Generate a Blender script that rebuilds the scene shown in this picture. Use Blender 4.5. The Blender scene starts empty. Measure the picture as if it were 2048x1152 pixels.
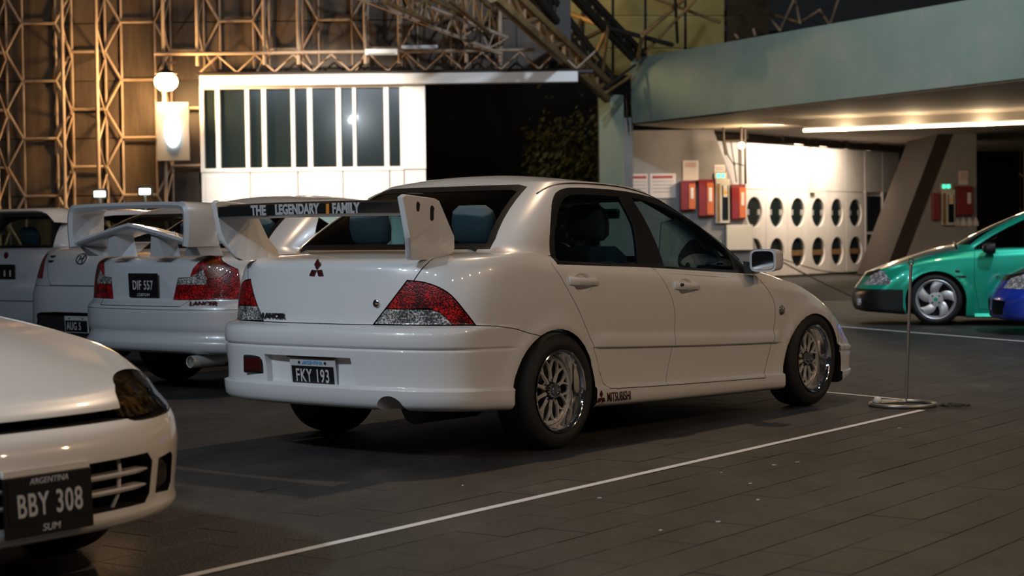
import bpy, bmesh, math, random
import numpy as np
from mathutils import Vector, Matrix
from mathutils.bvhtree import BVHTree

random.seed(7)
_tmp = bpy.data.scenes.new('workbench')
SC = bpy.context.scene
COL = SC.collection
R = math.radians

# ------------------------------------------------------------------ camera
FPX, CAM_H, HORIZON, ROLL = 3512.0, 1.065, 471.0, R(0.7)
_p = math.atan((576 - HORIZON) / FPX)
_fw = Vector((0, math.cos(_p), -math.sin(_p)))
_r0 = Vector((1, 0, 0))
_u0 = Vector((0, math.sin(_p), math.cos(_p)))
_rt = _r0 * math.cos(ROLL) - _u0 * math.sin(ROLL)
_up = _u0 * math.cos(ROLL) + _r0 * math.sin(ROLL)
CAMP = Vector((0, 0, CAM_H))
cam_d = bpy.data.cameras.new('camera')
cam = bpy.data.objects.new('camera', cam_d)
COL.objects.link(cam)
m = Matrix((_rt, _up, -_fw)).transposed().to_4x4()
m.translation = CAMP
cam.matrix_world = m
cam_d.sensor_width = 36.0
cam_d.lens = FPX / 2048 * 36.0
cam_d.clip_end = 300
cam_d.dof.use_dof = True
cam_d.dof.focus_distance = 8.9
cam_d.dof.aperture_fstop = 4.0
SC.camera = cam

def at(px, py, depth):
    """world point seen at a pixel of the photograph, at a distance along the view axis"""
    return CAMP + (_rt * ((px - 1024) / FPX) + _fw - _up * ((py - 576) / FPX)) * depth

# ------------------------------------------------------------------ world, light, exposure
w = bpy.data.worlds.new('night_hall')
SC.world = w
w.use_nodes = True
w.node_tree.nodes['Background'].inputs[0].default_value = (0.80, 0.88, 1.0, 1)
w.node_tree.nodes['Background'].inputs[1].default_value = 0.010
SC.view_settings.view_transform = 'Standard'
SC.view_settings.look = 'None'
SC.view_settings.gamma = 1
SC.view_settings.exposure = 0.0
SC.view_settings.use_curve_mapping = False

def lamp_light(name, kind, loc, power, color, target=None, size=0.3, spot=60, blend=0.6):
    d = bpy.data.lights.new(name, kind)
    d.energy = power
    d.color = color
    if kind == 'AREA':
        d.shape = 'DISK'
        d.size = size
    else:
        d.shadow_soft_size = size
    if kind == 'SPOT':
        d.spot_size = R(spot)
        d.spot_blend = blend
    o = bpy.data.objects.new(name, d)
    COL.objects.link(o)
    o.location = loc
    if target is not None:
        o.rotation_euler = (Vector(target) - Vector(loc)).to_track_quat('-Z', 'Y').to_euler()
    return o

WARM = (1.0, 0.62, 0.32)
WARMW = (1.0, 0.70, 0.43)
COOL = (0.66, 0.82, 1.0)
# high-bay lamps of the hall plus added fills, all above or behind the picture
lamp_light('high_bay_or_fill', 'AREA', (1.9, 14.2, 9.5), 320, WARMW, (0.5, 9, 0), 0.30)
for lx, ly, lz, pw_ in ((-8.0, 5.0, 6.2, 50), (-6.6, 3.2, 6.4, 55), (-5.2, 1.4, 6.6, 60), (-3.8, -.4, 6.6, 60), (-2.4, -2.2, 6.6, 60)):
    lamp_light('high_bay_or_fill', 'AREA', (lx, ly, lz), pw_ * 0.88, COOL, (-1.6, 9, 0.6), 0.26)
for lx, ly, lz, pw_, c_ in ((2.4, -3.4, 6.2, 30, COOL), (5.2, -1.4, 6.0, 42, WARMW), (7.0, .8, 6.0, 64, WARMW), (8.8, 3.6, 6.0, 84, WARMW), (10.0, 7.0, 6.0, 96, WARM)):
    lamp_light('high_bay_or_fill', 'AREA', (lx, ly, lz), pw_ * 1.1, c_, (0.6, 9.6, 0.6), 0.26)
lamp_light('high_bay_or_fill', 'AREA', (6.0, 14.0, 7.0), 420, COOL, (5.5, 22, 1.4), 0.4)
lamp_light('high_bay_or_fill', 'AREA', (1.5, 22.0, 7.2), 420, COOL, (5.2, 31, 4.0), 0.4)  # added fill aimed at the teal beam, not a known hall lamp
lamp_light('high_bay_or_fill', 'AREA', (-5.2, 3.6, 5.0), 150, (.84, .93, 1.0), (-2.0, 5.4, .7), .3)  # added fill that brightens the cream coupe's bonnet
lamp_light('door_flood_light', 'SPOT', (-3.2, 22.5, 6.2), 6000, (1.0, 0.90, 0.78), (-3.2, 31, 2.1), 0.3, 30, 0.4)

# ------------------------------------------------------------------ materials
MAT = {}
def mat(name, col, rough=0.5, metal=0.0, coat=0.0, var=0.0, vscale=6.0, bump=0.0, bscale=40.0,
        emit=None, estr=0.0, spec=0.5, col2=None, coat_rough=0.03):
    if name in MAT:
        return MAT[name]
    mm = bpy.data.materials.new(name)
    mm.use_nodes = True
    nt = mm.node_tree
    b = nt.nodes['Principled BSDF']
    b.inputs['Base Color'].default_value = (*col, 1)
    b.inputs['Roughness'].default_value = rough
    b.inputs['Metallic'].default_value = metal
    b.inputs['Coat Weight'].default_value = coat
    b.inputs['Coat Roughness'].default_value = coat_rough
    b.inputs['Specular IOR Level'].default_value = spec
    tc = nt.nodes.new('ShaderNodeTexCoord')
    if var > 0 or col2:
        n = nt.nodes.new('ShaderNodeTexNoise')
        n.inputs['Scale'].default_value = vscale
        n.inputs['Detail'].default_value = 6
        nt.links.new(tc.outputs['Object'], n.inputs['Vector'])
        rp = nt.nodes.new('ShaderNodeValToRGB')
        c2 = col2 if col2 else tuple(max(0, c * (1 - var)) for c in col)
        rp.color_ramp.elements[0].position = 0.35
        rp.color_ramp.elements[0].color = (*c2, 1)
        rp.color_ramp.elements[1].position = 0.65
        rp.color_ramp.elements[1].color = (*col, 1)
        nt.links.new(n.outputs['Fac'], rp.inputs['Fac'])
        nt.links.new(rp.outputs['Color'], b.inputs['Base Color'])
    if bump > 0:
        n2 = nt.nodes.new('ShaderNodeTexNoise')
        n2.inputs['Scale'].default_value = bscale
        n2.inputs['Detail'].default_value = 4
        nt.links.new(tc.outputs['Object'], n2.inputs['Vector'])
        bp = nt.nodes.new('ShaderNodeBump')
        bp.inputs['Strength'].default_value = bump
        bp.inputs['Distance'].default_value = 0.01
        nt.links.new(n2.outputs['Fac'], bp.inputs['Height'])
        nt.links.new(bp.outputs['Normal'], b.inputs['Normal'])
    if emit:
        b.inputs['Emission Color'].default_value = (*emit, 1)
        b.inputs['Emission Strength'].default_value = estr
    MAT[name] = mm
    return mm

def glass_mat(name, tint, gloss_rough=0.02):
    mm = bpy.data.materials.new(name)
    mm.use_nodes = True
    nt = mm.node_tree
    nt.nodes.clear()
    out = nt.nodes.new('ShaderNodeOutputMaterial')
    mix = nt.nodes.new('ShaderNodeMixShader')
    tr = nt.nodes.new('ShaderNodeBsdfTransparent')
    tr.inputs[0].default_value = (*tint, 1)
    gl = nt.nodes.new('ShaderNodeBsdfGlossy')
    gl.inputs['Roughness'].default_value = gloss_rough
    fr = nt.nodes.new('ShaderNodeFresnel')
    fr.inputs['IOR'].default_value = 1.5
    ge = nt.nodes.new('ShaderNodeNewGeometry')
    iv = nt.nodes.new('ShaderNodeMath')
    iv.operation = 'SUBTRACT'
    iv.inputs[0].default_value = 1.0
    nt.links.new(ge.outputs['Backfacing'], iv.inputs[1])
    ml = nt.nodes.new('ShaderNodeMath')
    ml.operation = 'MULTIPLY'
    nt.links.new(fr.outputs[0], ml.inputs[0])
    nt.links.new(iv.outputs[0], ml.inputs[1])
    nt.links.new(ml.outputs[0], mix.inputs[0])
    nt.links.new(tr.outputs[0], mix.inputs[1])
    nt.links.new(gl.outputs[0], mix.inputs[2])
    nt.links.new(mix.outputs[0], out.inputs[0])
    MAT[name] = mm
    return mm

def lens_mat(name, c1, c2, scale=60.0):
    """moulded plastic lamp lens: a field of small optics, glints put into its colour, under a glossy face"""
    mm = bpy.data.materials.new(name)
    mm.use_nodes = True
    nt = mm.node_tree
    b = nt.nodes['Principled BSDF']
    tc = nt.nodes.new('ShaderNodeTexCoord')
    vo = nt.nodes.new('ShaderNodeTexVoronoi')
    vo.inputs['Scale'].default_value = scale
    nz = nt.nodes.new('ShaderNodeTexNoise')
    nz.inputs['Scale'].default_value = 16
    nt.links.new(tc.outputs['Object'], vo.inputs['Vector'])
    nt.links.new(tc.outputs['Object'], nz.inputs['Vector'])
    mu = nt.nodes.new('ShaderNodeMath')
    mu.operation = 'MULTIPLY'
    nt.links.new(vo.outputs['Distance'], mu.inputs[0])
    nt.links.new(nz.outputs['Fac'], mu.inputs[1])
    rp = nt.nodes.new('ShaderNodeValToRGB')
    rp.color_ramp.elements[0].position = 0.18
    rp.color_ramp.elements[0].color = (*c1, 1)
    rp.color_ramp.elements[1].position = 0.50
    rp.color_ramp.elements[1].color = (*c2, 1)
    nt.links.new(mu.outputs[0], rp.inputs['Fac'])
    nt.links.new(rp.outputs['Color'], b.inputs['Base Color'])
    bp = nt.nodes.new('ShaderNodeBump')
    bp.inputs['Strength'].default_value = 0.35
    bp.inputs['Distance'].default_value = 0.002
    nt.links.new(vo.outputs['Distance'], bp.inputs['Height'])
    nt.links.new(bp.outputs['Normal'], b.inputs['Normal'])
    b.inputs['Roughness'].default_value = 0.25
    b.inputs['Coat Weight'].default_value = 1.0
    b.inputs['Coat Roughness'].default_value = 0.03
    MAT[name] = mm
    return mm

mat('paint_white', (0.70, 0.70, 0.70), 0.32, 0, 0.9, coat_rough=0.04)
mat('paint_silverwhite', (0.62, 0.64, 0.68), 0.32, 0.15, 0.9, coat_rough=0.04)
mat('paint_cream', (0.78, 0.74, 0.69), 0.32, 0, 0.9, coat_rough=0.04)
mat('paint_green', (0.01, 0.42, 0.27), 0.3, 0.45, 1.0)
mat('paint_blue', (0.015, 0.05, 0.50), 0.3, 0.35, 1.0)
mat('black_paint', (0.012, 0.012, 0.013), 0.25, 0, 0.6)
mat('gap_dark', (0.006, 0.006, 0.006), 0.8)
mat('black_trim', (0.010, 0.010, 0.011), 0.35)
mat('rubber', (0.012, 0.012, 0.012), 0.75, bump=0.2, bscale=120)
mat('chrome', (0.82, 0.82, 0.84), 0.07, 1.0)
mat('alloy', (0.60, 0.59, 0.57), 0.32, 0.35)
mat('reflector_foil', (0.62, 0.56, 0.42), 0.16, 1.0, bump=1.0, bscale=55)
mat('alloy_light', (0.55, 0.55, 0.57), 0.38, 0.6)
mat('seat_cloth', (0.10, 0.14, 0.16), 0.9, bump=0.3, bscale=200)
mat('interior', (0.02, 0.02, 0.022), 0.8)
mat('plate_black', (0.008, 0.008, 0.010), 0.35)
mat('plate_silver', (0.62, 0.62, 0.62), 0.4, 0.2)
mat('plate_blue', (0.10, 0.42, 0.75), 0.5)
mat('red_badge', (0.060, 0.004, 0.005), 0.35)
mat('dark_badge', (0.03, 0.03, 0.032), 0.3, 0.3)
mat('decal_grey', (0.42, 0.42, 0.43), 0.5)
mat('decal_orange', (0.65, 0.24, 0.02), 0.5)
mat('decal_red', (0.030, 0.003, 0.003), 0.5)
mat('white_plastic', (0.72, 0.70, 0.66), 0.4)
mat('reflector_red', (0.05, 0.004, 0.005), 0.25, 0, 0.5)  # plain dark red for the bumper reflector
glass_mat('tint_glass', (0.70, 0.78, 0.80))
glass_mat('clear_glass', (0.85, 0.9, 0.9))
glass_mat('smoked_glass', (0.62, 0.56, 0.46))
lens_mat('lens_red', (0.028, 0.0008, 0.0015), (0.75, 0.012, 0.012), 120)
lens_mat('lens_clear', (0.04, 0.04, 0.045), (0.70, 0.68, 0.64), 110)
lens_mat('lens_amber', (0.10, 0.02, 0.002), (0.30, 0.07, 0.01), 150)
lens_mat('lens_amber_glints', (.02, .016, .010), (.95, .80, .50), 42)  # strong contrast paints warm glints into the coupe headlamp
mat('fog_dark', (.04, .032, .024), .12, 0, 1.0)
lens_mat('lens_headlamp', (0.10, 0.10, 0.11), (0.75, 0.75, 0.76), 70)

# ------------------------------------------------------------------ mesh helpers
def link(name, me, parent=None, mats=()):
    o = bpy.data.objects.new(name, me)
    COL.objects.link(o)
    if parent is not None:
        o.parent = parent
    for q in mats:
        me.materials.append(MAT[q] if isinstance(q, str) else q)
    return o

def tag(o, label, cat=None, group=None, kind=None):
    if label:
        o['label'] = label
    if cat:
        o['category'] = cat
    if group:
        o['group'] = group
    if kind:
        o['kind'] = kind
    return o

def thing(name, label, cat, loc=(0, 0, 0), rotz=0.0, group=None):
    o = bpy.data.objects.new(name, None)
    o.empty_display_size = 0.1
    COL.objects.link(o)
    o.location = loc
    o.rotation_euler = (0, 0, rotz)
    return tag(o, label, cat, group)

class MB:
    """collects simple solids into one mesh"""
    def __init__(self):
        self.v, self.f, self.mi = [], [], []
        self.cur = 0
    def add(self, vs, fs):
        b = len(self.v)
        self.v += [tuple(p) for p in vs]
        self.f += [tuple(i + b for i in q) for q in fs]
        self.mi += [self.cur] * len(fs)
        return self
    def box(self, c, s, rot=None):
        vs = []
        for dx in (-.5, .5):
            for dy in (-.5, .5):
                for dz in (-.5, .5):
                    p = Vector((dx * s[0], dy * s[1], dz * s[2]))
                    if rot is not None:
                        p = rot @ p
                    vs.append(Vector(c) + p)
        return self.add(vs, [(0, 1, 3, 2), (4, 6, 7, 5), (0, 4, 5, 1), (2, 3, 7, 6), (0, 2, 6, 4), (1, 5, 7, 3)])
    def tube(self, p0, p1, r0, r1=None, n=8, caps=True):
        p0, p1 = Vector(p0), Vector(p1)
        r1 = r0 if r1 is None else r1
        d = (p1 - p0).normalized()
        a = d.orthogonal().normalized()
        b = d.cross(a)
        vs = []
        for p, r in ((p0, r0), (p1, r1)):
            for k in range(n):
                t = 2 * math.pi * k / n
                vs.append(p + a * (r * math.cos(t)) + b * (r * math.sin(t)))
        fs = [(k, (k + 1) % n, n + (k + 1) % n, n + k) for k in range(n)]
        if caps:
            fs += [tuple(range(n - 1, -1, -1)), tuple(range(n, 2 * n))]
        return self.add(vs, fs)
    def path(self, pts, r, n=8, closed=False):
        pts = [Vector(p) for p in pts]
        N = len(pts)
        vs, a = [], None
        for i in range(N):
            d = (pts[(i + 1) % N] - pts[i - 1]) if (closed or 0 < i < N - 1) else (pts[1] - pts[0] if i == 0 else pts[-1] - pts[-2])
            d.normalize()
            a = d.orthogonal().normalized() if a is None else (a - d * a.dot(d)).normalized()
            b = d.cross(a)
            rr = r[i] if isinstance(r, (list, tuple)) else r
            for k in range(n):
                t = 2 * math.pi * k / n
                vs.append(pts[i] + a * (rr * math.cos(t)) + b * (rr * math.sin(t)))
        fs = []
        for i in range(N if closed else N - 1):
            j = (i + 1) % N
            fs += [(i * n + k, i * n + (k + 1) % n, j * n + (k + 1) % n, j * n + k) for k in range(n)]
        if not closed:
            fs += [tuple(range(n - 1, -1, -1)), tuple(range((N - 1) * n, N * n))]
        return self.add(vs, fs)
    def lathe(self, prof, n=48, axis='y', c=(0, 0, 0), closed=False):
        """prof: (radius, along-axis) pairs"""
        vs = []
        for r, h in prof:
            for k in range(n):
                t = 2 * math.pi * k / n
                a, b = r * math.cos(t), r * math.sin(t)
                p = (a, h, b) if axis == 'y' else ((a, b, h) if axis == 'z' else (h, a, b))
                vs.append(Vector(c) + Vector(p))
        N = len(prof)
        fs = []
        for i in range(N if closed else N - 1):
            j = (i + 1) % N
            fs += [(i * n + k, i * n + (k + 1) % n, j * n + (k + 1) % n, j * n + k) for k in range(n)]
        return self.add(vs, fs)
    def prism(self, poly, lo, hi, axis='y'):
        """poly in the plane across the axis; axis y: (x,z), x: (y,z), z: (x,y)"""
        n = len(poly)
        vs = []
        for h in (lo, hi):
            for a, b in poly:
                vs.append((a, h, b) if axis == 'y' else ((h, a, b) if axis == 'x' else (a, b, h)))
        fs = [(k, (k + 1) % n, n + (k + 1) % n, n + k) for k in range(n)]
        fs += [tuple(range(n - 1, -1, -1)), tuple(range(n, 2 * n))]
        return self.add(vs, fs)
    def sheet(self, grid):
        """grid of points, rows x cols"""
        nr, nc = len(grid), len(grid[0])
        vs = [p for row in grid for p in row]
        fs = [(i * nc + j, i * nc + j + 1, (i + 1) * nc + j + 1, (i + 1) * nc + j) for i in range(nr - 1) for j in range(nc - 1)]
        return self.add(vs, fs)
    def loft(self, rings, caps=True):
        n = len(rings[0])
        vs = [p for r in rings for p in r]
        fs = []
        for i in range(len(rings) - 1):
            fs += [(i * n + k, i * n + (k + 1) % n, (i + 1) * n + (k + 1) % n, (i + 1) * n + k) for k in range(n)]
        if caps:
            fs += [tuple(range(n - 1, -1, -1)), tuple(range((len(rings) - 1) * n, len(rings) * n))]
        return self.add(vs, fs)
    def mesh(self, fix=True, bevel=0.0, segs=2):
        me = bpy.data.meshes.new('m')
        me.from_pydata(self.v, [], self.f)
        me.polygons.foreach_set('material_index', self.mi)
        if fix or bevel:
            bm = bmesh.new()
            bm.from_mesh(me)
            bmesh.ops.remove_doubles(bm, verts=bm.verts, dist=1e-6)
            bmesh.ops.recalc_face_normals(bm, faces=bm.faces)
            if bevel:
                es = [e for e in bm.edges if len(e.link_faces) == 2 and e.calc_face_angle(0) > R(25)]
                bmesh.ops.bevel(bm, geom=es, offset=bevel, segments=segs, profile=0.5, affect='EDGES', clamp_overlap=True)
            bm.to_mesh(me)
            bm.free()
        return me
    def build(self, name, mats, parent=None, smooth=35, bevel=0.0, segs=2, fix=True):
        me = self.mesh(fix, bevel, segs)
        o = link(name, me, parent, [mats] if isinstance(mats, (str, bpy.types.Material)) else mats)
        if smooth:
            me.polygons.foreach_set('use_smooth', [True] * len(me.polygons))
            me.set_sharp_from_angle(angle=R(smooth))
        return o

def evaluated(o, *helpers):
    """mesh of an object after its modifiers, worked out on a bench scene of its own"""
    for q in (o,) + helpers:
        _tmp.collection.objects.link(q)
    vl = _tmp.view_layers[0]
    vl.update()
    me = bpy.data.meshes.new_from_object(o.evaluated_get(vl.depsgraph))
    for q in (o,) + helpers:
        bpy.data.objects.remove(q)
    return me

def text(name, s, size, material, parent=None, loc=(0, 0, 0), ex=(1, 0, 0), ey=(0, 0, 1), thick=0.002, xs=1.0, shear=0.0, bold=0.0, space=1.0):
    """flat lettering centred on loc; ex is the reading direction, ey is up"""
    cu = bpy.data.curves.new('t', 'FONT')
    cu.body = s
    cu.align_x = 'CENTER'
    cu.align_y = 'CENTER'
    cu.size = size
    cu.extrude = thick
    cu.shear = shear
    cu.offset = bold
    cu.space_character = space
    o = bpy.data.objects.new('t', cu)
    me = evaluated(o)
    ex, ey = Vector(ex).normalized(), Vector(ey).normalized()
    ez = ex.cross(ey).normalized()
    M = Matrix((ex * xs, ey, ez)).transposed().to_4x4()
    M.translation = loc
    me.transform(M)
    me.materials.clear()
    return link(name, me, parent, [material])

def smoothstep(a, b, x):
    t = np.clip((x - a) / (b - a), 0, 1)
    return t * t * (3 - 2 * t)

def plain(me):
    me.materials.clear()
    return me

def pch(pairs):
    """monotone cubic curve through (x, y) pairs"""
    x = np.array([p[0] for p in pairs], float)
    y = np.array([p[1] for p in pairs], float)
    h = np.diff(x)
    d = np.diff(y) / h
    mm = np.zeros_like(y)
    if len(x) == 2:
        mm[:] = d[0]
    else:
        for i in range(1, len(x) - 1):
            if d[i - 1] * d[i] > 0:
                w1, w2 = 2 * h[i] + h[i - 1], h[i] + 2 * h[i - 1]
                mm[i] = (w1 + w2) / (w1 / d[i - 1] + w2 / d[i])
        mm[0], mm[-1] = d[0], d[-1]
    def fn(q):
        q = np.clip(np.asarray(q, float), x[0], x[-1])
        k = np.clip(np.searchsorted(x, q) - 1, 0, len(x) - 2)
        t = (q - x[k]) / h[k]
        return ((1 + 2 * t) * (1 - t) ** 2 * y[k] + t * (1 - t) ** 2 * h[k] * mm[k]
                + t * t * (3 - 2 * t) * y[k + 1] + t * t * (t - 1) * h[k] * mm[k + 1])
    return fn
# ------------------------------------------------------------------ structure materials
def world_mat(name, stops, scale=(1, 1, 1), rough=0.7, detail=8, bump=0.0, bscale=60, nscale=2.0, spec=0.4, rnd=0.0):
    """surface coloured by noise in world space"""
    mm = bpy.data.materials.new(name)
    mm.use_nodes = True
    nt = mm.node_tree
    b = nt.nodes['Principled BSDF']
    g = nt.nodes.new('ShaderNodeNewGeometry')
    mp = nt.nodes.new('ShaderNodeMapping')
    mp.inputs['Scale'].default_value = scale
    nt.links.new(g.outputs['Position'], mp.inputs['Vector'])
    n = nt.nodes.new('ShaderNodeTexNoise')
    n.inputs['Scale'].default_value = nscale
    n.inputs['Detail'].default_value = detail
    n.inputs['Roughness'].default_value = 0.65
    nt.links.new(mp.outputs[0], n.inputs['Vector'])
    rp = nt.nodes.new('ShaderNodeValToRGB')
    el = rp.color_ramp.elements
    while len(el) < len(stops):
        el.new(0.5)
    for e, (p, c) in zip(el, stops):
        e.position = p
        e.color = (*c, 1)
    fac = n.outputs['Fac']
    if rnd:
        oi = nt.nodes.new('ShaderNodeObjectInfo')
        ma = nt.nodes.new('ShaderNodeMath')
        ma.operation = 'MULTIPLY_ADD'
        ma.inputs[1].default_value = rnd
        nt.links.new(oi.outputs['Random'], ma.inputs[0])
        nt.links.new(fac, ma.inputs[2])
        m2 = nt.nodes.new('ShaderNodeMath')
        m2.operation = 'SUBTRACT'
        m2.inputs[1].default_value = rnd / 2
        nt.links.new(ma.outputs[0], m2.inputs[0])
        fac = m2.outputs[0]
    nt.links.new(fac, rp.inputs['Fac'])
    nt.links.new(rp.outputs['Color'], b.inputs['Base Color'])
    b.inputs['Roughness'].default_value = rough
    b.inputs['Specular IOR Level'].default_value = spec
    if bump:
        n2 = nt.nodes.new('ShaderNodeTexNoise')
        n2.inputs['Scale'].default_value = bscale
        n2.inputs['Detail'].default_value = 5
        nt.links.new(mp.outputs[0], n2.inputs['Vector'])
        bp = nt.nodes.new('ShaderNodeBump')
        bp.inputs['Strength'].default_value = bump
        bp.inputs['Distance'].default_value = 0.01
        nt.links.new(n2.outputs['Fac'], bp.inputs['Height'])
        nt.links.new(bp.outputs['Normal'], b.inputs['Normal'])
    MAT[name] = mm
    return mm

world_mat('paver', [(0.22, (.008, .0075, .0070)), (0.44, (.0215, .0200, .0186)), (0.60, (.036, .0335, .0308)), (0.80, (.085, .079, .072))], (1.6, .7, 1), .6, 12, .35, 45, 1.5, .4, .05)
world_mat('ground', [(0.3, (.014, .0130, .0120)), (0.7, (.034, .0315, .029))], (1, 1, 1), .8, 8, 0, 60, 1.2, .3)
world_mat('wall_brown', [(0.3, (.045, .030, .017)), (0.55, (.085, .058, .034)), (0.75, (.11, .08, .05))], (3, 3, .5), .6, 8, .1, 30, 1.5, .4, .12)
world_mat('teal_concrete', [(0.36, (.185, .235, .185)), (0.55, (.215, .255, .200)), (0.72, (.28, .265, .215))], (1, 1, 1), .85, 4, .12, 90, .8, .3)
world_mat('soffit', [(0.35, (.35, .31, .26)), (0.65, (.46, .41, .35))], (.15, 2.4, 1), .8, 6, .2, 30, 1.5, .3)
world_mat('grey_concrete', [(0.35, (.25, .24, .235)), (0.65, (.32, .305, .295))], (1, 1, 1), .8, 6, .1, 40, .9, .3)
world_mat('white_paint', [(0.3, (.70, .66, .61)), (0.6, (.80, .77, .73))], (1, 1, 1), .45, 5, 0, 40, 1.2, .5)
world_mat('lattice_paint', [(0.35, (.28, .19, .12)), (0.65, (.40, .30, .21))], (1, 1, 1), .55, 5, 0, 40, 2.0, .4)
world_mat('truss_paint', [(0.35, (.15, .085, .032)), (0.65, (.30, .175, .070))], (1, 1, 1), .6, 5, 0, 40, 2.0, .4)
world_mat('skylight', [(0.3, (.36, .28, .09)), (0.7, (.58, .48, .20))], (1, 1, 1), .6, 5, 0, 40, 1.0, .4)
mat('leg_brown', (.030, .021, .015), .8)
mat('board_grey', (.10, .095, .088), .6)
mat('dark_steel', (.030, .022, .016), .6, .2)
mat('tape_white', (.78, .78, .80), .5, var=.12, vscale=14)
mat('door_glass', (.010, .016, .016), .12, 0, .4)
mat('lamp_sodium', (1, .6, .3), emit=(1.0, .60, .26), estr=60)
mat('lamp_cool', (1, 1, 1), emit=(.86, .96, 1.0), estr=22)
mat('lamp_tube', (1, .9, .8), emit=(1.0, .74, .44), estr=9)
mat('lamp_bulb', (1, .8, .5), emit=(1.0, .70, .32), estr=22)
mat('lamp_green', (.1, .9, .6), emit=(.06, .9, .55), estr=1.6)
mat('lamp_led', (.8, 1, .95), emit=(.80, 1.0, .94), estr=30)
mat('hose_red', (.20, .008, .010), .4, 0, .3)
mat('hose_orange', (.55, .13, .03), .5)
mat('sign_white', (.72, .66, .62), .6)
mat('sign_red', (.45, .05, .04), .6)
mat('sign_yellow', (.85, .45, .03), .5)
mat('panel_cream', (.62, .58, .48), .5)
mat('pipe_grey', (.35, .33, .31), .5)
mat('steel_pole', (.38, .36, .33), .35, .8)
mat('leaf', (.05, .06, .012), .6, col2=(.10, .08, .02), vscale=3)
mat('bark', (.05, .035, .02), .9)

def struct(o):
    o['kind'] = 'structure'
    return o

# ------------------------------------------------------------------ floor of pavers
floor = struct(MB().box((5, 30, -.062), (90, 110, .1)).build('floor', 'ground', None, 0))
PAZ = 35.5
pu = Vector((math.sin(R(PAZ)), math.cos(R(PAZ)), 0))
pv = Vector((math.cos(R(PAZ)), -math.sin(R(PAZ)), 0))
PL, PW, PG = .44, .22, .0035
def paver_mesh():
    mb = MB()
    a, b, h, c = PL / 2 - PG / 2, PW / 2 - PG / 2, .006, .0015
    lo = [(-a, -b), (a, -b), (a, b), (-a, b)]
    vs = [pu * x + pv * y + Vector((0, 0, -h)) for x, y in lo] + [pu * x + pv * y + Vector((0, 0, -c * .7)) for x, y in lo]
    vs += [pu * (x - math.copysign(c, x)) + pv * (y - math.copysign(c, y)) for x, y in lo]
    fs = [(8, 9, 10, 11)]
    for k in range(4):
        j = (k + 1) % 4
        fs += [(k, j, 4 + j, 4 + k), (4 + k, 4 + j, 8 + j, 8 + k)]
    return vs, fs
_pvs, _pfs = paver_mesh()
def shot(p):
    d = Vector(p) - CAMP
    z = d.dot(_fw)
    return (1024 + FPX * d.dot(_rt) / z, 576 - FPX * d.dot(_up) / z, z) if z > .1 else None
cells = []
for i in range(-60, 80):
    for j in range(-110, 110):
        c = pu * ((i + (j % 2) * .5) * PL) + pv * (j * PW) + Vector((0, 14, 0))
        s = shot(c)
        if s is None or s[2] > 27 or not (-1300 < s[0] < 3400) or s[1] > 2000:
            continue
        vis = (0 < s[0] < 2048 and s[1] < 1150) and not (s[0] < 330 and s[1] < 1090) and not (430 < s[0] < 1680 and s[1] < 860)
        cells.append((s[2] if vis else s[2] + 100, c))
cells.sort(key=lambda q: q[0])
pme = bpy.data.meshes.new('paver')
pme.from_pydata([tuple(q) for q in _pvs], [], _pfs)
pme.materials.append(MAT['paver'])
field = MB()
for k, (dz, c) in enumerate(cells):
    tx, ty, hz = random.gauss(0, .0018), random.gauss(0, .0018), random.gauss(0, .0004)
    if k < 300:
        o = bpy.data.objects.new('paver', pme)
        COL.objects.link(o)
        o.parent = floor
        o.location = c + Vector((0, 0, hz - .001))
        o.rotation_euler = (tx, ty, 0)
    else:
        field.add([q + c + Vector((0, 0, hz - .001 + tx * q.x + ty * q.y)) for q in _pvs], _pfs)
fo = field.build('paver_field', 'paver', floor, 0, fix=False)
fo['kind'] = 'stuff'

def ground_pt(px, py, z=0.0):
    r = at(px, py, 1.0) - CAMP
    return CAMP + r * ((z - CAM_H) / r.z)

def tape(a, b, wid, label, n=26):
    a, b = Vector(a), Vector(b)
    d = (b - a).normalized()
    s = Vector((d.y, -d.x, 0))
    L_, R_ = [], []
    for k in range(n + 1):
        p = a + (b - a) * (k / n)
        L_.append(p + s * (wid / 2 + random.uniform(-.0015, .0015)))
        R_.append(p - s * (wid / 2 + random.uniform(-.0015, .0015)))
    mb = MB()
    rings = [[l + Vector((0, 0, .0008)), l + Vector((0, 0, .0022)), r + Vector((0, 0, .0022)), r + Vector((0, 0, .0008))] for l, r in zip(L_, R_)]
    mb.loft(rings)
    o = mb.build('floor_tape', 'tape_white', None, 0)
    return tag(o, label, 'tape')
tape((-1.75, 4.52, 0), (2.42, 10.38, 0), .042, 'long white tape strip marking the bay beside the white sedan')
tape((1.72, 12.15, 0), (2.44, 11.08, 0), .036, 'short white tape strip running from the sedan nose to the ring stand')
tape(ground_pt(1640, 650), ground_pt(2060, 684), .045, 'faint white tape line on the floor before the green car')

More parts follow.
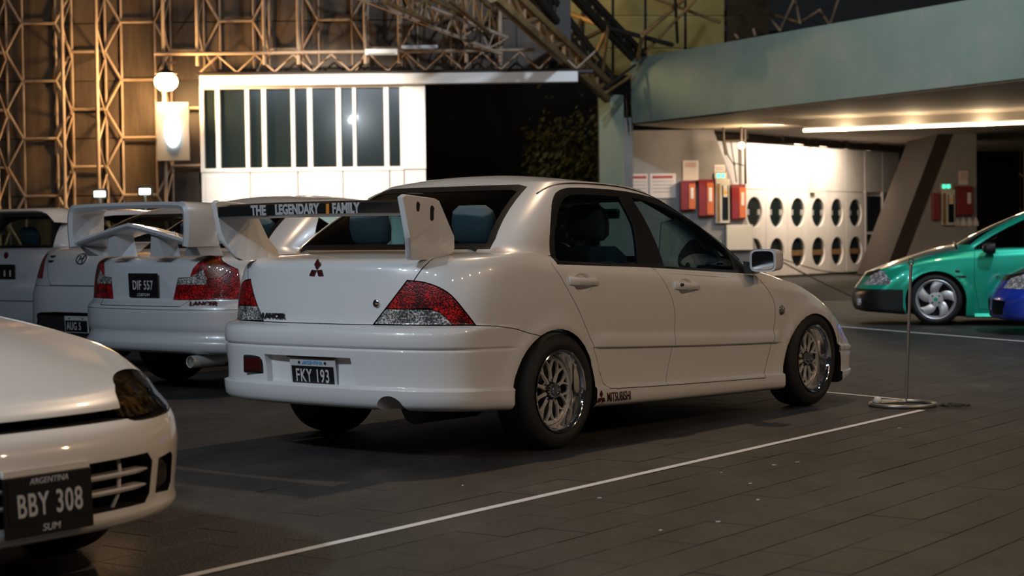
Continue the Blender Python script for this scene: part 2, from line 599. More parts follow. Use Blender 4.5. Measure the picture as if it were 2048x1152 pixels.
# ------------------------------------------------------------------ back wall: brown panels behind a hexagonal steel lattice
YW = 31.0
SW = FPX / YW
def wz(py, px=600):
    return CAM_H + (HORIZON + (1024 - px) * .0122 - py) / SW
def wx(px):
    return (px - 1024) / SW
DX0, DX1, DZ1 = -5.42, 1.62, 3.72
wall = struct(MB().box((-9.6, YW + .35, 3.6), (8.3, .1, 7.4)).box((-2.2, YW + .35, 5.6), (6.6, .1, 3.6)).build('wall_back', 'dark_steel', None, 0))
PX, PZ, BL = 1.748, 1.017, .59
XA, ZA = -8.31, 3.894
cols = []
x = XA - 2 * PX - BL / 2
edges = []
for k in range(-3, 7):
    edges += [XA + k * PX - BL / 2, XA + k * PX + BL / 2]
edges = [e for e in edges if -13.6 < e < 1.2]
for a, b in zip(edges[:-1], edges[1:]):
    for n in range(-4, 4):
        z0, z1 = ZA + n * PZ, ZA + (n + 1) * PZ
        if b > DX0 + .1 and z0 < DZ1 - .1:
            z0 = DZ1 + .2
            if z1 - z0 < .1:
                continue
        mb = MB()
        mb.box(((a + b) / 2, YW + .27 + random.uniform(-.006, .006), (z0 + z1) / 2), (b - a - .02, .05, z1 - z0 - .02))
        mb.build('wall_panel', 'wall_brown', wall, 0)
def unit_tube(r, n=6):
    return MB().tube((0, 0, 0), (0, 0, 1), r, r, n).mesh()
_tubes = {}
def strut(name, p0, p1, r, material, parent):
    """a tube between two points; alike tubes share one mesh"""
    p0, p1 = Vector(p0), Vector(p1)
    L_ = (p1 - p0).length
    key = (round(r, 4), material)
    if key not in _tubes:
        me = unit_tube(r)
        me.materials.append(MAT[material])
        me.polygons.foreach_set('use_smooth', [True] * len(me.polygons))
        me.set_sharp_from_angle(angle=R(60))
        _tubes[key] = me
    o = bpy.data.objects.new(name, _tubes[key])
    COL.objects.link(o)
    o.parent = parent
    o.rotation_mode = 'QUATERNION'
    o.rotation_quaternion = (p1 - p0).to_track_quat('Z', 'Y')
    o.scale = (1, 1, L_)
    o.location = p0
    return o
YL = YW + .12
def free(x, z):
    return not (DX0 - .02 < x < DX1 and z < DZ1 + .35)
for row in (0, 1):
    for k in range(-2, 5):
        cx = XA + k * PX + row * PX / 2
        for n in range(-4, 3):
            z = ZA + n * PZ + row * PZ / 2
            if z < .05 or z > 5.9:
                continue
            if free(cx, z):
                strut('lattice_bar', (cx - BL / 2, YL, z), (cx + BL / 2, YL, z), .028, 'lattice_paint', wall)
            for sg in (-1, 1):
                for up in (-1, 1):
                    xe, ze = cx + sg * (PX / 2 - BL / 2), z + up * PZ / 2
                    if row == 0 and 0 < ze < 6 and free((cx + sg * BL / 2 + xe) / 2, (z + ze) / 2):
                        strut('lattice_brace', (cx + sg * BL / 2, YL, z), (xe, YL, ze), .024, 'lattice_paint', wall)
        for sg in (-1, 1):
            xx = cx + sg * BL / 2
            zlo = 0 if free(xx, .5) else DZ1 + .35
            strut('lattice_post', (xx, YL + .06, zlo), (xx, YL + .06, 6.4), .022, 'lattice_paint', wall)
            if row == 1:
                strut('front_post', (xx, YL - .62, zlo), (xx, YL - .62, 6.4), .036, 'lattice_paint', wall)
                z = zlo + .2
                fl_ = 0
                while z < 5.9:
                    ya, yb = (YL - .62, YL) if fl_ else (YL, YL - .62)
                    strut('lacing_bar', (xx, ya, z), (xx, yb, z + .51), .018, 'lattice_paint', wall)
                    z += .51
                    fl_ = 1 - fl_
# pipe rail and girder above the door
strut('conduit', (wx(330), YL - .7, wz(113)), (wx(1075), YL - .7, wz(108, 1075)), .032, 'lattice_paint', wall)
g0, g1 = wz(113), wz(150)
xg = wx(410)
kk = 0
while xg < wx(1180):
    strut('girder_lacing', (xg, YL - .3, g0 if kk % 2 else g1 + .03), (xg + .33, YL - .3, g1 + .03 if kk % 2 else g0), .020, 'lattice_paint', wall)
    xg += .33
    kk += 1
strut('girder_chord', (wx(405), YL - .3, wz(150)), (wx(1190), YL - .3, wz(145, 1190)), .05, 'dark_steel', wall)

# sliding hangar door with a row of windows
door = struct(MB().box(((DX0 + wx(856)) / 2, YW - .02, .45), (wx(856) - DX0, .08, .9)).build('door_1', 'white_paint', None, 0, bevel=.006))
ztop, zp1, zp0 = wz(160), wz(178), wz(336)
MB().box(((DX0 + wx(1160)) / 2, YW - .12, (wz(152) + wz(174)) / 2), (wx(1160) - DX0, .22, wz(152) - wz(174))).build('door_track', 'white_paint', door, 0, bevel=.02)
lowx = [407, 505, 600, 690, 783, 812, 856]
for a, b in zip(lowx[:-1], lowx[1:]):
    MB().box(((wx(a) + wx(b)) / 2, YW - .03, (zp0 - .04 + .9) / 2 + .0), (wx(b) - wx(a) - .015, .07, zp0 - .04 - .9 + .0)).build('door_panel', 'white_paint', door, 0, bevel=.008)
    MB().box(((wx(a) + wx(b)) / 2, YW - .075, (zp0 + .75) / 2), (wx(b) - wx(a) - .16, .02, zp0 - .04 - .98)).build('door_inset', 'white_paint', door, 0, bevel=.006)
panes = [(415, 438), (447, 497), (505, 530), (539, 588), (596, 621), (631, 678), (688, 711), (718, 773), (783, 805)]
for a, b in panes:
    MB().box(((wx(a) + wx(b)) / 2, YW + .01, (zp0 + zp1) / 2), (wx(b) - wx(a) + .02, .012, zp1 - zp0 + .02)).build('door_pane', 'door_glass', door, 0)
xs = [407] + [q for p in panes for q in p] + [812]
for k in range(0, len(xs) - 1, 2):
    MB().box(((wx(xs[k]) + wx(xs[k + 1])) / 2, YW - .04, (zp0 + zp1) / 2), (max(wx(xs[k + 1]) - wx(xs[k]), .03), .09, zp1 - zp0 + .02)).build('door_mullion', 'white_paint', door, 0, bevel=.006)
MB().box(((wx(407) + wx(812)) / 2, YW - .04, zp0 - .03), (wx(812) - wx(407), .10, .07)).build('door_rail', 'white_paint', door, 0, bevel=.006)
MB().box(((wx(407) + wx(812)) / 2, YW - .04, zp1 + .03), (wx(812) - wx(407), .10, .07)).build('door_rail', 'white_paint', door, 0, bevel=.006)
MB().box(((wx(812) + wx(856)) / 2, YW - .05, (zp0 + zp1) / 2 + .02), (wx(856) - wx(812), .10, zp1 - zp0 + .14)).build('door_stile', 'white_paint', door, 0, bevel=.008)

# lamps on the back wall
def fixture(name, label, loc, parts, cat='lamp', rotz=0.0, group=None):
    t = thing(name, label, cat, loc, rotz, group)
    for nm, mb, m_ in parts:
        mb.build(nm, m_, t, 40)
    return t
p = Vector((wx(356), YW - .75, wz(172, 356)))
mb = MB()
mb.lathe([(.001, .16), (.11, .14), (.18, .075), (.20, 0), (.18, -.075), (.11, -.14), (.001, -.16)], 24, 'z')
hd = MB().lathe([(.02, .34), (.04, .22), (.10, .17), (.20, .13), (.195, .13), (.09, .19), (.02, .19)], 24, 'z')
fixture('sodium_lamp', 'glowing orange sodium lamp hanging beside the white hangar door', p, [('lamp_globe', mb, 'lamp_sodium'), ('lamp_hood', hd, 'dark_steel'), ('lamp_arm', MB().tube((0, 0, .30), (0, .85, .42), .02), 'lattice_paint')])
lamp_light('sodium_light', 'POINT', p + Vector((0, -.25, -.1)), 620, (1.0, .60, .26), None, .16)
p = Vector((wx(366), YW - .70, wz(268, 366)))
fixture('flood_lamp', 'white rectangular flood lamp lit below the orange lamp', p, [('backing_board', MB().box((0, .05, 0), (.56, .08, 1.0)), 'board_grey'), ('bracket', MB().box((0, .25, .3), (.06, .36, .06)), 'pipe_grey'), ('bracket', MB().box((0, .25, -.3), (.06, .36, .06)), 'pipe_grey'), ('lens', MB().loft([[(.13 * math.cos(a), h, .27 * math.sin(a)) for a in np.linspace(0, 6.283, 25)[:-1]] for h in (-.04, .01)]), 'lamp_cool')])
lamp_light('flood_light', 'POINT', p + Vector((0, -.28, 0)), 5, (.86, .96, 1.0), None, .12)
for px, py, lab in ((200, 388, 'small cool work light on a slim pole behind the hatchback'), (290, 383, 'tilted cool work light standing behind the silver sedan wing')):
    q = at(px, py, 24)
    t = thing('work_light', lab, 'lamp', (q.x, q.y, 0))
    MB().tube((0, 0, 0), (0, 0, q.z - .06), .018).build('pole', 'steel_pole', t, 40)
    for a in (0, 2.1, 4.2):
        MB().tube((0, 0, .35), (math.cos(a) * .35, math.sin(a) * .35, .01), .012).build('leg', 'steel_pole', t, 40)
    MB().box((0, .03, q.z), (.20, .08, .14)).build('housing', 'dark_steel', t, 0, bevel=.01)
    MB().box((0, -.02, q.z), (.14, .02, .07)).build('lens', 'lamp_led', t, 0)
# tube fittings over the door
for a, b, y0, lab, lit in ((745, 808, 115, 'boxy fluorescent fitting on the girder over the door', 0), (815, 886, 106, 'bare white tube fitting hanging over the dark opening', 1)):
    q = Vector(((wx(a) + wx(b)) / 2, YL - .95, wz(y0, 800)))
    t = thing('tube_light', lab, 'lamp', q)
    MB().box((0, 0, 0), (wx(b) - wx(a), .12, .10 if not lit else .05)).build('housing', 'white_paint', t, 0, bevel=.01)
    MB().tube((-(wx(b) - wx(a)) * .42, -.07, -.02), ((wx(b) - wx(a)) * .42, -.07, -.02), .02).build('tube', 'white_plastic', t, 40)

# ------------------------------------------------------------------ night outside the opening: a dim tree
rg = random.Random(3)
t = thing('tree', 'dim leafy tree in the dark beyond the open doorway', 'tree', (1.5, 39.5, 0))
MB().path([(0, 0, 0), (.05, 0, .9), (-.05, .05, 1.8), (.1, 0, 2.8)], [.16, .13, .11, .06], 8).build('trunk', 'bark', t, 50)
mb = MB()
for k in range(2600):
    a, r, zz = rg.uniform(0, 6.28), rg.random() ** .5, rg.gauss(0, .45)
    c = Vector((math.cos(a) * r * 1.25, math.sin(a) * r * 1.25, 2.5 + zz * 1.3))
    n = Vector((rg.gauss(0, 1), rg.gauss(0, 1), rg.gauss(0, 1))).normalized()
    u_, v_ = n.orthogonal().normalized(), None
    v_ = n.cross(u_)
    s = rg.uniform(.05, .10)
    mb.add([c - u_ * s, c + v_ * s * .5, c + u_ * s, c - v_ * s * .5], [(0, 1, 2, 3)])
lf = mb.build('foliage', 'leaf', t, 0, fix=False)
lf['kind'] = 'stuff'
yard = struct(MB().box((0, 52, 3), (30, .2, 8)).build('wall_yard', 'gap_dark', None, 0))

# ------------------------------------------------------------------ mezzanine slab, column, piers
A0, dB = Vector((2.42, 35.1, 0)), Vector((5.09, -9.4, 0)).normalized()
end = A0 + dB * 26
slab_poly = [(A0.x, A0.y), (end.x, end.y), (32, 20), (32, 52), (13.0, 48.8)]
slab = struct(MB().prism(slab_poly, 3.27, 4.55, 'z').build('ceiling', 'teal_concrete', None, 0))
in_ = [(x + (20 - x) * .004, y + (36 - y) * .004) for x, y in slab_poly]
MB().prism(in_, 3.235, 3.268, 'z').build('soffit', 'soffit', slab, 0)
colm = struct(MB().box((2.02, 35.3, 1.92), (.50, .5, 3.84)).build('column', 'teal_concrete', None, 0, bevel=.02))
MB().box((2.36, 35.5, 1.7), (.20, .3, 3.4)).build('column_return', 'grey_concrete', colm, 0)
def tri_pier(poly, y0, y1, name='pier', m_='grey_concrete'):
    return struct(MB().prism(poly, y0, y1, 'y').build(name, m_, None, 0))
tri_pier([(2.30, 0), (5.43, 0), (4.27, 3.24), (2.30, 3.24)], 37.0, 37.7)
tri_pier([(8.75, 0), (10.49, 0), (10.49, 3.24), (10.01, 3.24)], 39.6, 42.9)
tri_pier([(8.40, 0), (8.75, 0), (10.01, 3.24), (9.66, 3.24)], 39.75, 42.8, 'pier_leg', 'leg_brown')  # slanted side coloured darker than the rest of the pier
# wall of white doors with round windows
WA, WB = Vector((5.5, 40.5, 0)), Vector((11.0, 48.0, 0))
wd = (WB - WA).normalized()
wn = Vector((wd.y, -wd.x, 0))
def wt(px):
    q = (px - 1024) / FPX
    return (WA.x - q * WA.y) / (q * wd.y - wd.x)
def wpt(t, off, z):
    return WA + wd * t + wn * off + Vector((0, 0, z))
rotw = Matrix((wd, wn, Vector((0, 0, 1)))).transposed()
pw = struct(MB().box(wpt(3.2, -.14, 1.62), (9.6, .1, 3.24), rotw).build('wall_porthole', 'white_paint', None, 0))
units = [1488, 1534, 1577, 1619, 1658, 1694, 1732]
def oval(cx, cz, a, b, n=28):
    return [(cx + a * math.cos(q), cz + b * math.sin(q)) for q in np.linspace(0, 2 * math.pi, n + 1)[:-1]]
for k, (a, b) in enumerate(zip(units[:-1], units[1:])):
    t0, t1 = wt(a), wt(b)
    tc, wdt = (t0 + t1) / 2, t1 - t0
    me = MB().prism([(t0 + .012, .04), (t1 - .012, .04), (t1 - .012, 2.06), (t0 + .012, 2.06)], -.09, -.01, 'y').mesh()
    for zc in (.58, 1.54):
        cut = MB().prism(oval(tc, zc, wdt * .335, .355), -.2, .2, 'y').mesh()
        oa = bpy.data.objects.new('a', me)
        ob = bpy.data.objects.new('b', cut)
        md = oa.modifiers.new('b', 'BOOLEAN')
        md.solver = 'EXACT'
        md.object = ob
        me = evaluated(oa, ob)
    M_ = Matrix((wd, wn, Vector((0, 0, 1)))).transposed().to_4x4()
    M_.translation = WA
    me.transform(M_)
    d_ = link('porthole_door', plain(me), pw, ['white_paint'])
    for zc in (.58, 1.54):
        gm = MB().prism(oval(tc, zc, wdt * .335, .355), -.075, -.055, 'y').mesh()
        gm.transform(M_)
        g_ = link('porthole_glass', gm, d_, ['door_glass'])
        hb = MB().box((tc - wdt * .24, -.045, zc), (wdt * .12, .012, .13)).box((tc + wdt * .24, -.045, zc), (wdt * .12, .012, .13)).mesh() if zc > 1 else MB().box((tc, -.045, zc - .02), (wdt * .60, .012, .13)).mesh()
        hb.transform(M_)
        link('push_plate', hb, d_, ['pipe_grey' if zc > 1 else 'truss_paint'])
    MB().box(wpt(tc, -.06, 2.65), (wdt - .02, .06, 1.14), rotw).build('upper_panel', 'white_paint', pw, 0)
for a, b in ((1735, 1766), (1770, 1800)):
    t0, t1 = wt(a), wt(b)
    for z0, z1 in ((.15, .98), (1.05, 1.98)):
        MB().box(wpt((t0 + t1) / 2, -.06, (z0 + z1) / 2), (t1 - t0, .05, z1 - z0), rotw).build('side_pane', 'door_glass', pw, 0)
    MB().box(wpt(t0 - .05, -.04, 1.05), (.08, .08, 2.1), rotw).build('pane_post', 'white_paint', pw, 0)
    MB().box(wpt((t0 + t1) / 2, -.04, 1.015), (t1 - t0 + .1, .08, .07), rotw).build('pane_rail', 'white_paint', pw, 0)
    MB().box(wpt((t0 + t1) / 2, -.06, 2.65), (t1 - t0 + .08, .06, 1.14), rotw).build('upper_panel', 'white_paint', pw, 0)
MB().box(wpt(wt(1626), .02, 2.62), (.26, .12, 1.2), rotw).build('wall_post', 'panel_cream', pw, 0)
# dark rail along the soffit edge
rail = struct(MB().box((0, 0, 0), (.1, .1, .1)).build('trim_1', 'dark_steel', None, 0))
q0, q1 = Vector((4.15, 37.25, 3.12)), Vector((11.9, 47.2, 3.12))
rail.data.clear_geometry()
mb = MB().tube(q0, q1, .09, .09, 8)
for k in range(9):
    q = q0 + (q1 - q0) * (k / 8)
    mb.box(q + Vector((0, 0, .06)), (.16, .16, .16))
rail.data = mb.mesh()
rail.data.materials.append(MAT['dark_steel'])
# tube lamps under the slab
def soffit_tube(a, b, label):
    a, b = Vector(a), Vector(b)
    c = (a + b) / 2
    t = thing('tube_light', label, 'lamp', c)
    MB().tube(a - c, b - c, .03, .03, 8).build('tube', 'lamp_tube', t, 60)
    d = (b - a).normalized()
    MB().box(Vector((0, 0, .13)), ((b - a).length, .05, .16), Matrix.Rotation(math.atan2(d.y, d.x), 3, 'Z')).build('housing', 'white_paint', t, 0)
    return t
soffit_tube((5.6, 33.6, 3.0), (10.6, 31.4, 3.0), 'long warm tube lamp under the mezzanine slab')
for q in (.15, .38, .62, .85):
    lamp_light('tube_glow', 'POINT', Vector((5.6, 33.6, 2.93)).lerp(Vector((10.6, 31.4, 2.93)), q), 42, (1.0, .74, .46), None, .1)
for t_ in (.5, 1.7, 2.9, 4.1):
    q = wpt(t_, .9, 3.15)
    lamp_light('wall_washer', 'AREA', q, 150, (1.0, .80, .62), wpt(t_, -.1, 1.5), .5).data.energy = 95 if t_ < 4 else 45
lamp_light('pier_light', 'AREA', (5.4, 35.4, 3.1), 70, (1.0, .76, .55), (4.2, 37.2, 1.6), .6)

# ------------------------------------------------------------------ steel roof trusses
def truss(label, p0, p1, depth, n, r=.055, m_='truss_paint', up=(0, 0, 1), name='roof_truss'):
    p0, p1 = Vector(p0), Vector(p1)
    t = thing(name, label, 'truss', p0)
    d = (p1 - p0)
    side = d.normalized().cross(Vector(up)).normalized()
    off = side.cross(d.normalized()).normalized() * depth
    L = Vector((0, 0, 0))
    for s_ in (-.5, .5):
        strut('chord', off * s_, d + off * s_, r, m_, t)
    for k in range(n):
        a, b = d * (k / n), d * ((k + 1) / n)
        sg = .5 if k % 2 else -.5
        strut('web_bar', a + off * sg, b - off * sg, r * .55, m_, t)
        strut('web_bar', a + off * .5, a - off * .5, r * .45, m_, t)
    return t
NODE = at(1213, 182, 34.6)
truss('broad brown roof rib running down to the teal column', at(985, -30, 26.0), NODE + Vector((0, 0, .02)), .34, 9, .10)
truss('dark roof rib just behind the broad brown rib', at(1070, -30, 30.0), NODE + Vector((.1, .3, .15)), .30, 9, .09, 'dark_steel')
truss('dark straight roof rib reaching the corner of the teal beam', at(1140, -30, 31.5), at(1285, 122, 35.6), .26, 7, .10, 'dark_steel')
truss('slim roof rib crossing above the tube fittings', at(770, -20, 28.5), at(1062, 112, 33.5), .40, 12, .045)
truss('slim roof rib ending over the dark opening', at(895, -30, 27.5), at(1050, 100, 33.0), .45, 10, .045)
truss('low slim roof rib behind the tube fittings', at(700, -30, 29.6), at(1010, 92, 30.2), .30, 11, .035, 'lattice_paint')
fan = thing('strut_fan', 'fan of brown struts meeting under the yellow roof panels', 'truss', NODE)
hub = at(1215, 55, 33.0)
for k, (a, b) in enumerate((((1150, 85), (1178, -15)), ((1150, 85), (1075, -10)), ((1215, 55), (1105, 15)), ((1215, 55), (1135, 95)), ((1215, 55), (1180, 135)), ((1215, 55), (1205, 140)),
                            ((1215, 55), (1345, 90)), ((1285, 70), (1390, -20)), ((1285, 70), (1275, 120)), ((1350, -10), (1355, 85)), ((1290, -10), (1440, 45)), ((1400, -10), (1290, 105)),
                            ((1210, 175), (1270, 130)), ((1212, 185), (1262, 152)), ((1195, 120), (1140, 60)), ((1095, 60), (1160, 120)))):
    strut('fan_strut', at(*a, 33.2) - NODE, at(*b, 34.2) - NODE, .045 if k < 9 else .03, 'truss_paint' if k % 3 else 'dark_steel', fan)
# web of thin struts rising behind the beam
web = thing('strut_web', 'pale thin struts zigzagging above the teal beam', 'truss', at(1500, 40, 38))
pts = [(1420, 85), (1440, 30), (1475, 75), (1490, -10), (1510, 70), (1530, 25), (1560, 60), (1590, -5), (1600, 45), (1640, 20), (1660, 50), (1680, -10)]
o0 = at(1500, 40, 38)
for a, b in zip(pts[:-1], pts[1:]):
    strut('web_strut', at(*a, 38.4) - o0, at(*b, 37.6) - o0, .035, 'lattice_paint', web)
for a, b in (((1440, 30), (1530, 25)), ((1490, -10), (1590, -5)), ((1440, 30), (1520, -20)), ((1330, 100), (1450, -20)), ((1530, 25), (1600, 45))):
    strut('web_strut', at(*a, 38.6) - o0, at(*b, 38.0) - o0, .035, 'truss_paint', web)
# roof skin: yellow panels above the ribs, dark sheeting elsewhere
roof = struct(MB().box((-4, 27, 8.6), (34, 22, .1)).build('roof_sheeting', 'dark_steel', None, 0))
def quad(parent, name, cs, m_, th=.04):
    cs = [Vector(c) for c in cs]
    n = (cs[1] - cs[0]).cross(cs[3] - cs[0]).normalized() * th
    MB().loft([cs, [c + n for c in cs]]).build(name, m_, parent, 0)
gx = [1090, 1165, 1225, 1290, 1370, 1450, 1540]
gy = [150, 95, 30, -45]
for i in range(len(gx) - 1):
    for j in range(len(gy) - 1):
        dep = lambda a, b: 37.2 - (150 - b) * .012 + (a - 1090) * .004
        c = [(gx[i] + 3, gy[j] - 2), (gx[i + 1] - 3, gy[j] - 2), (gx[i + 1] - 3, gy[j + 1] + 2), (gx[i] + 3, gy[j + 1] + 2)]
        sk = 0
        quad(roof, 'roof_panel', [at(a - (150 - b) * .25 * 0, b, dep(a, b)) for a, b in c], 'skylight' if i < 5 else 'wall_brown')
lamp_light('roof_fill', 'POINT', (.4, 32.0, 5.6), 260, (1.0, .74, .38), None, .2)  # unseen fill added to brighten the yellow panels and ribs
# far lattice seen past the right pier
far = struct(MB().box((15.5, 56, 3), (9, .1, 7)).build('wall_far', 'wall_brown', None, 0))
for k in range(8):
    x = 12.6 + k * .6
    strut('lattice_post', (x, 55.4, 0), (x, 55.4, 5), .035, 'lattice_paint', far)
    for z in (1.6, 2.7, 3.6):
        strut('lattice_bar', (x, 55.4, z + (k % 2) * .4), (x + .6, 55.4, z + ((k + 1) % 2) * .4), .03, 'lattice_paint', far)
lamp_light('far_wall_fill', 'POINT', (12.0, 52.5, 3.2), 90, (1.0, .72, .42), None, .2)  # unseen fill added so the far lattice shows
# ------------------------------------------------------------------ car bodies
def car_grid(S):
    """closed skin of a car: rings round the plan, stacked from sill to roof"""
    nr, ns, nf = 22, S.get('ns', 76), 22
    th = np.linspace(0, math.pi / 2, nr)
    def half(xr, xf, Lr, er, Lf, ef):
        c, s = np.cos(th), np.sin(th)
        xa = xr + Lr * (1 - np.abs(c) ** (2 / er))
        ya = np.abs(s) ** (2 / er)
        t = np.linspace(0, 1, ns + 2)[1:-1]
        xb = (xr + Lr) + t * ((xf - Lf) - (xr + Lr))
        xc = (xf - Lf * (1 - np.abs(c) ** (2 / ef)))[::-1]
        yc = (np.abs(s) ** (2 / ef))[::-1]
        return np.concatenate([xa, xb, xc]), np.concatenate([ya, np.ones(ns), yc])
    rings = []
    for v in S['v']:
        X, Y = half(S['xr'](v), S['xf'](v), S['Lr'](v), S['er'], S['Lf'](v), S['ef'])
        Y = Y * S['W'](X) * S['s'](v)
        zb, zt = S['zb'](X), S['zt'](X)
        Z = zb + (zt - zb) * v
        if 'disp' in S:
            Y = Y + S['disp'](X, Y, Z, v) * np.clip(Y / 0.3, 0, 1)
        rings.append((X, Y, Z))
    B = rings[-1]
    gX, gY = half(S['gx'][0], S['gx'][1], S['gL'][0], S['ge'], S['gL'][1], S['gef'])
    gY = gY * S['gW'](gX)
    gZ = S['gz'](gX) + S['gc'](gX) * (1 - (gY / np.maximum(S['gW'](gX), .01)) ** 2)
    for t in (0.03, 0.08, 0.16, 0.3, 0.5, 0.7, 0.86, 0.95, 1.0):
        e = 1 - (1 - t) ** S.get('hp', 1.7)
        rings.append((B[0] + (gX - B[0]) * t, B[1] + (gY - B[1]) * t, B[2] + (gZ - B[2]) * e))
    rX, rY = half(S['rx'][0], S['rx'][1], S['rL'][0], S['re'], S['rL'][1], S['re'])
    rY = rY * S['rW'](rX)
    rZ = S['rz'](rX)
    cx = 0.5 * (S['rx'][0] + S['rx'][1])
    for t in (0.1, 0.25, 0.4, 0.55, 0.7, 0.82, 0.92, 0.975):
        b = S.get('gb', 0.022) * 4 * t * (1 - t)
        X, Y, Z = gX + (rX - gX) * t, gY + (rY - gY) * t, gZ + (rZ - gZ) * t
        rings.append((X + np.sign(gX - cx) * b * np.abs(gX - rX) / 0.6, Y + b * Y / np.maximum(rY.max(), .1), Z + b * 0.6))
    for t in (0.0, 0.05, 0.13, 0.3, 0.5, 0.7, 0.88):
        k = 1 - t
        rings.append((cx + (rX - cx) * (1 - 0.35 * t), rY * k, rZ + S['crown'] * (1 - k * k)))
    NU = len(B[0])
    M = 2 * NU - 2
    vs, fs = [], []
    for X, Y, Z in rings:
        X, Y, Z = [np.asarray(q, float) for q in (X, Y, Z)]
        for i in range(NU):
            vs.append((X[i], -Y[i] if 0 < i < NU - 1 else 0.0, Z[i]))
        for i in range(NU - 2, 0, -1):
            vs.append((X[i], Y[i], Z[i]))
    n = len(rings)
    for j in range(n - 1):
        for i in range(M):
            k = (i + 1) % M
            fs.append((j * M + i, j * M + k, (j + 1) * M + k, (j + 1) * M + i))
    for base, flip in ((0, True), ((n - 1) * M, False)):
        for i in range(NU - 1):
            a, b = base + i, base + i + 1
            c, d = base + (M - i - 1), base + (M - i) % M
            q = [a, b, c, d]
            if i == 0:
                q = [a, b, c]
            elif i == NU - 2:
                q = [a, b, d]
            fs.append(tuple(reversed(q)) if flip else tuple(q))
    me = bpy.data.meshes.new('skin')
    me.from_pydata(vs, [], fs)
    bm = bmesh.new()
    bm.from_mesh(me)
    bmesh.ops.triangulate(bm, faces=bm.faces)
    bmesh.ops.recalc_face_normals(bm, faces=bm.faces)
    bm.to_mesh(me)
    bm.free()
    return me

def inset_copy(me, off):
    c = me.copy()
    n = len(me.vertices)
    co = np.empty(n * 3)
    no = np.empty(n * 3)
    me.vertices.foreach_get('co', co)
    me.vertex_normals.foreach_get('vector', no)
    c.vertices.foreach_set('co', co - no * off)
    c.update()
    return c

def boolean(a, b, op):
    oa = bpy.data.objects.new('a', a)
    ob = bpy.data.objects.new('b', b)
    md = oa.modifiers.new('b', 'BOOLEAN')
    md.operation = op
    md.solver = 'MANIFOLD'
    md.object = ob
    return evaluated(oa, ob)

def grow(poly, d):
    n = len(poly)
    area = sum(poly[i][0] * poly[(i + 1) % n][1] - poly[(i + 1) % n][0] * poly[i][1] for i in range(n))
    sg = 1 if area > 0 else -1
    out = []
    for i in range(n):
        p0, p1, p2 = Vector(poly[i - 1]), Vector(poly[i]), Vector(poly[(i + 1) % n])
        a, b = (p1 - p0).normalized(), (p2 - p1).normalized()
        na, nb = Vector((a.y, -a.x)) * sg, Vector((b.y, -b.x)) * sg
        k = na + nb
        k = k / max(k.length_squared / 2, 0.35)
        out.append(tuple(p1 + k * d))
    return out

def curve(pts, n=4, closed=False):
    """smooth polyline through points"""
    P = [Vector(p) for p in pts]
    N = len(P)
    out = []
    for i in range(N if closed else N - 1):
        p0 = P[i - 1] if (closed or i > 0) else P[0]
        p1, p2 = P[i], P[(i + 1) % N]
        p3 = P[(i + 2) % N] if (closed or i + 2 < N) else P[-1]
        for k in range(n):
            t = k / n
            out.append(tuple(0.5 * ((2 * p1) + (p2 - p0) * t + (2 * p0 - 5 * p1 + 4 * p2 - p3) * t * t + (3 * p1 - p0 - 3 * p2 + p3) * t ** 3)))
    if not closed:
        out.append(tuple(P[-1]))
    return out

def prism_me(poly, lo, hi, axis='y'):
    return MB().prism(poly, lo, hi, axis).mesh()

def diag_prism(poly, side, lo=-0.2, hi=1.6, flip=False):
    """polygon in (s, z) across the 45 degree corner direction of a car; s grows towards the side"""
    sx = -1 if not flip else 1
    n = Vector((sx * .7071, side * .7071, 0))
    e = Vector((-sx * .7071, side * .7071, 0))
    mb = MB()
    k = len(poly)
    vs = [e * a + Vector((0, 0, b)) + n * h for h in (lo, hi) for a, b in poly]
    mb.add(vs, [(i, (i + 1) % k, k + (i + 1) % k, k + i) for i in range(k)] + [tuple(range(k - 1, -1, -1)), tuple(range(k, 2 * k))])
    return mb.mesh()

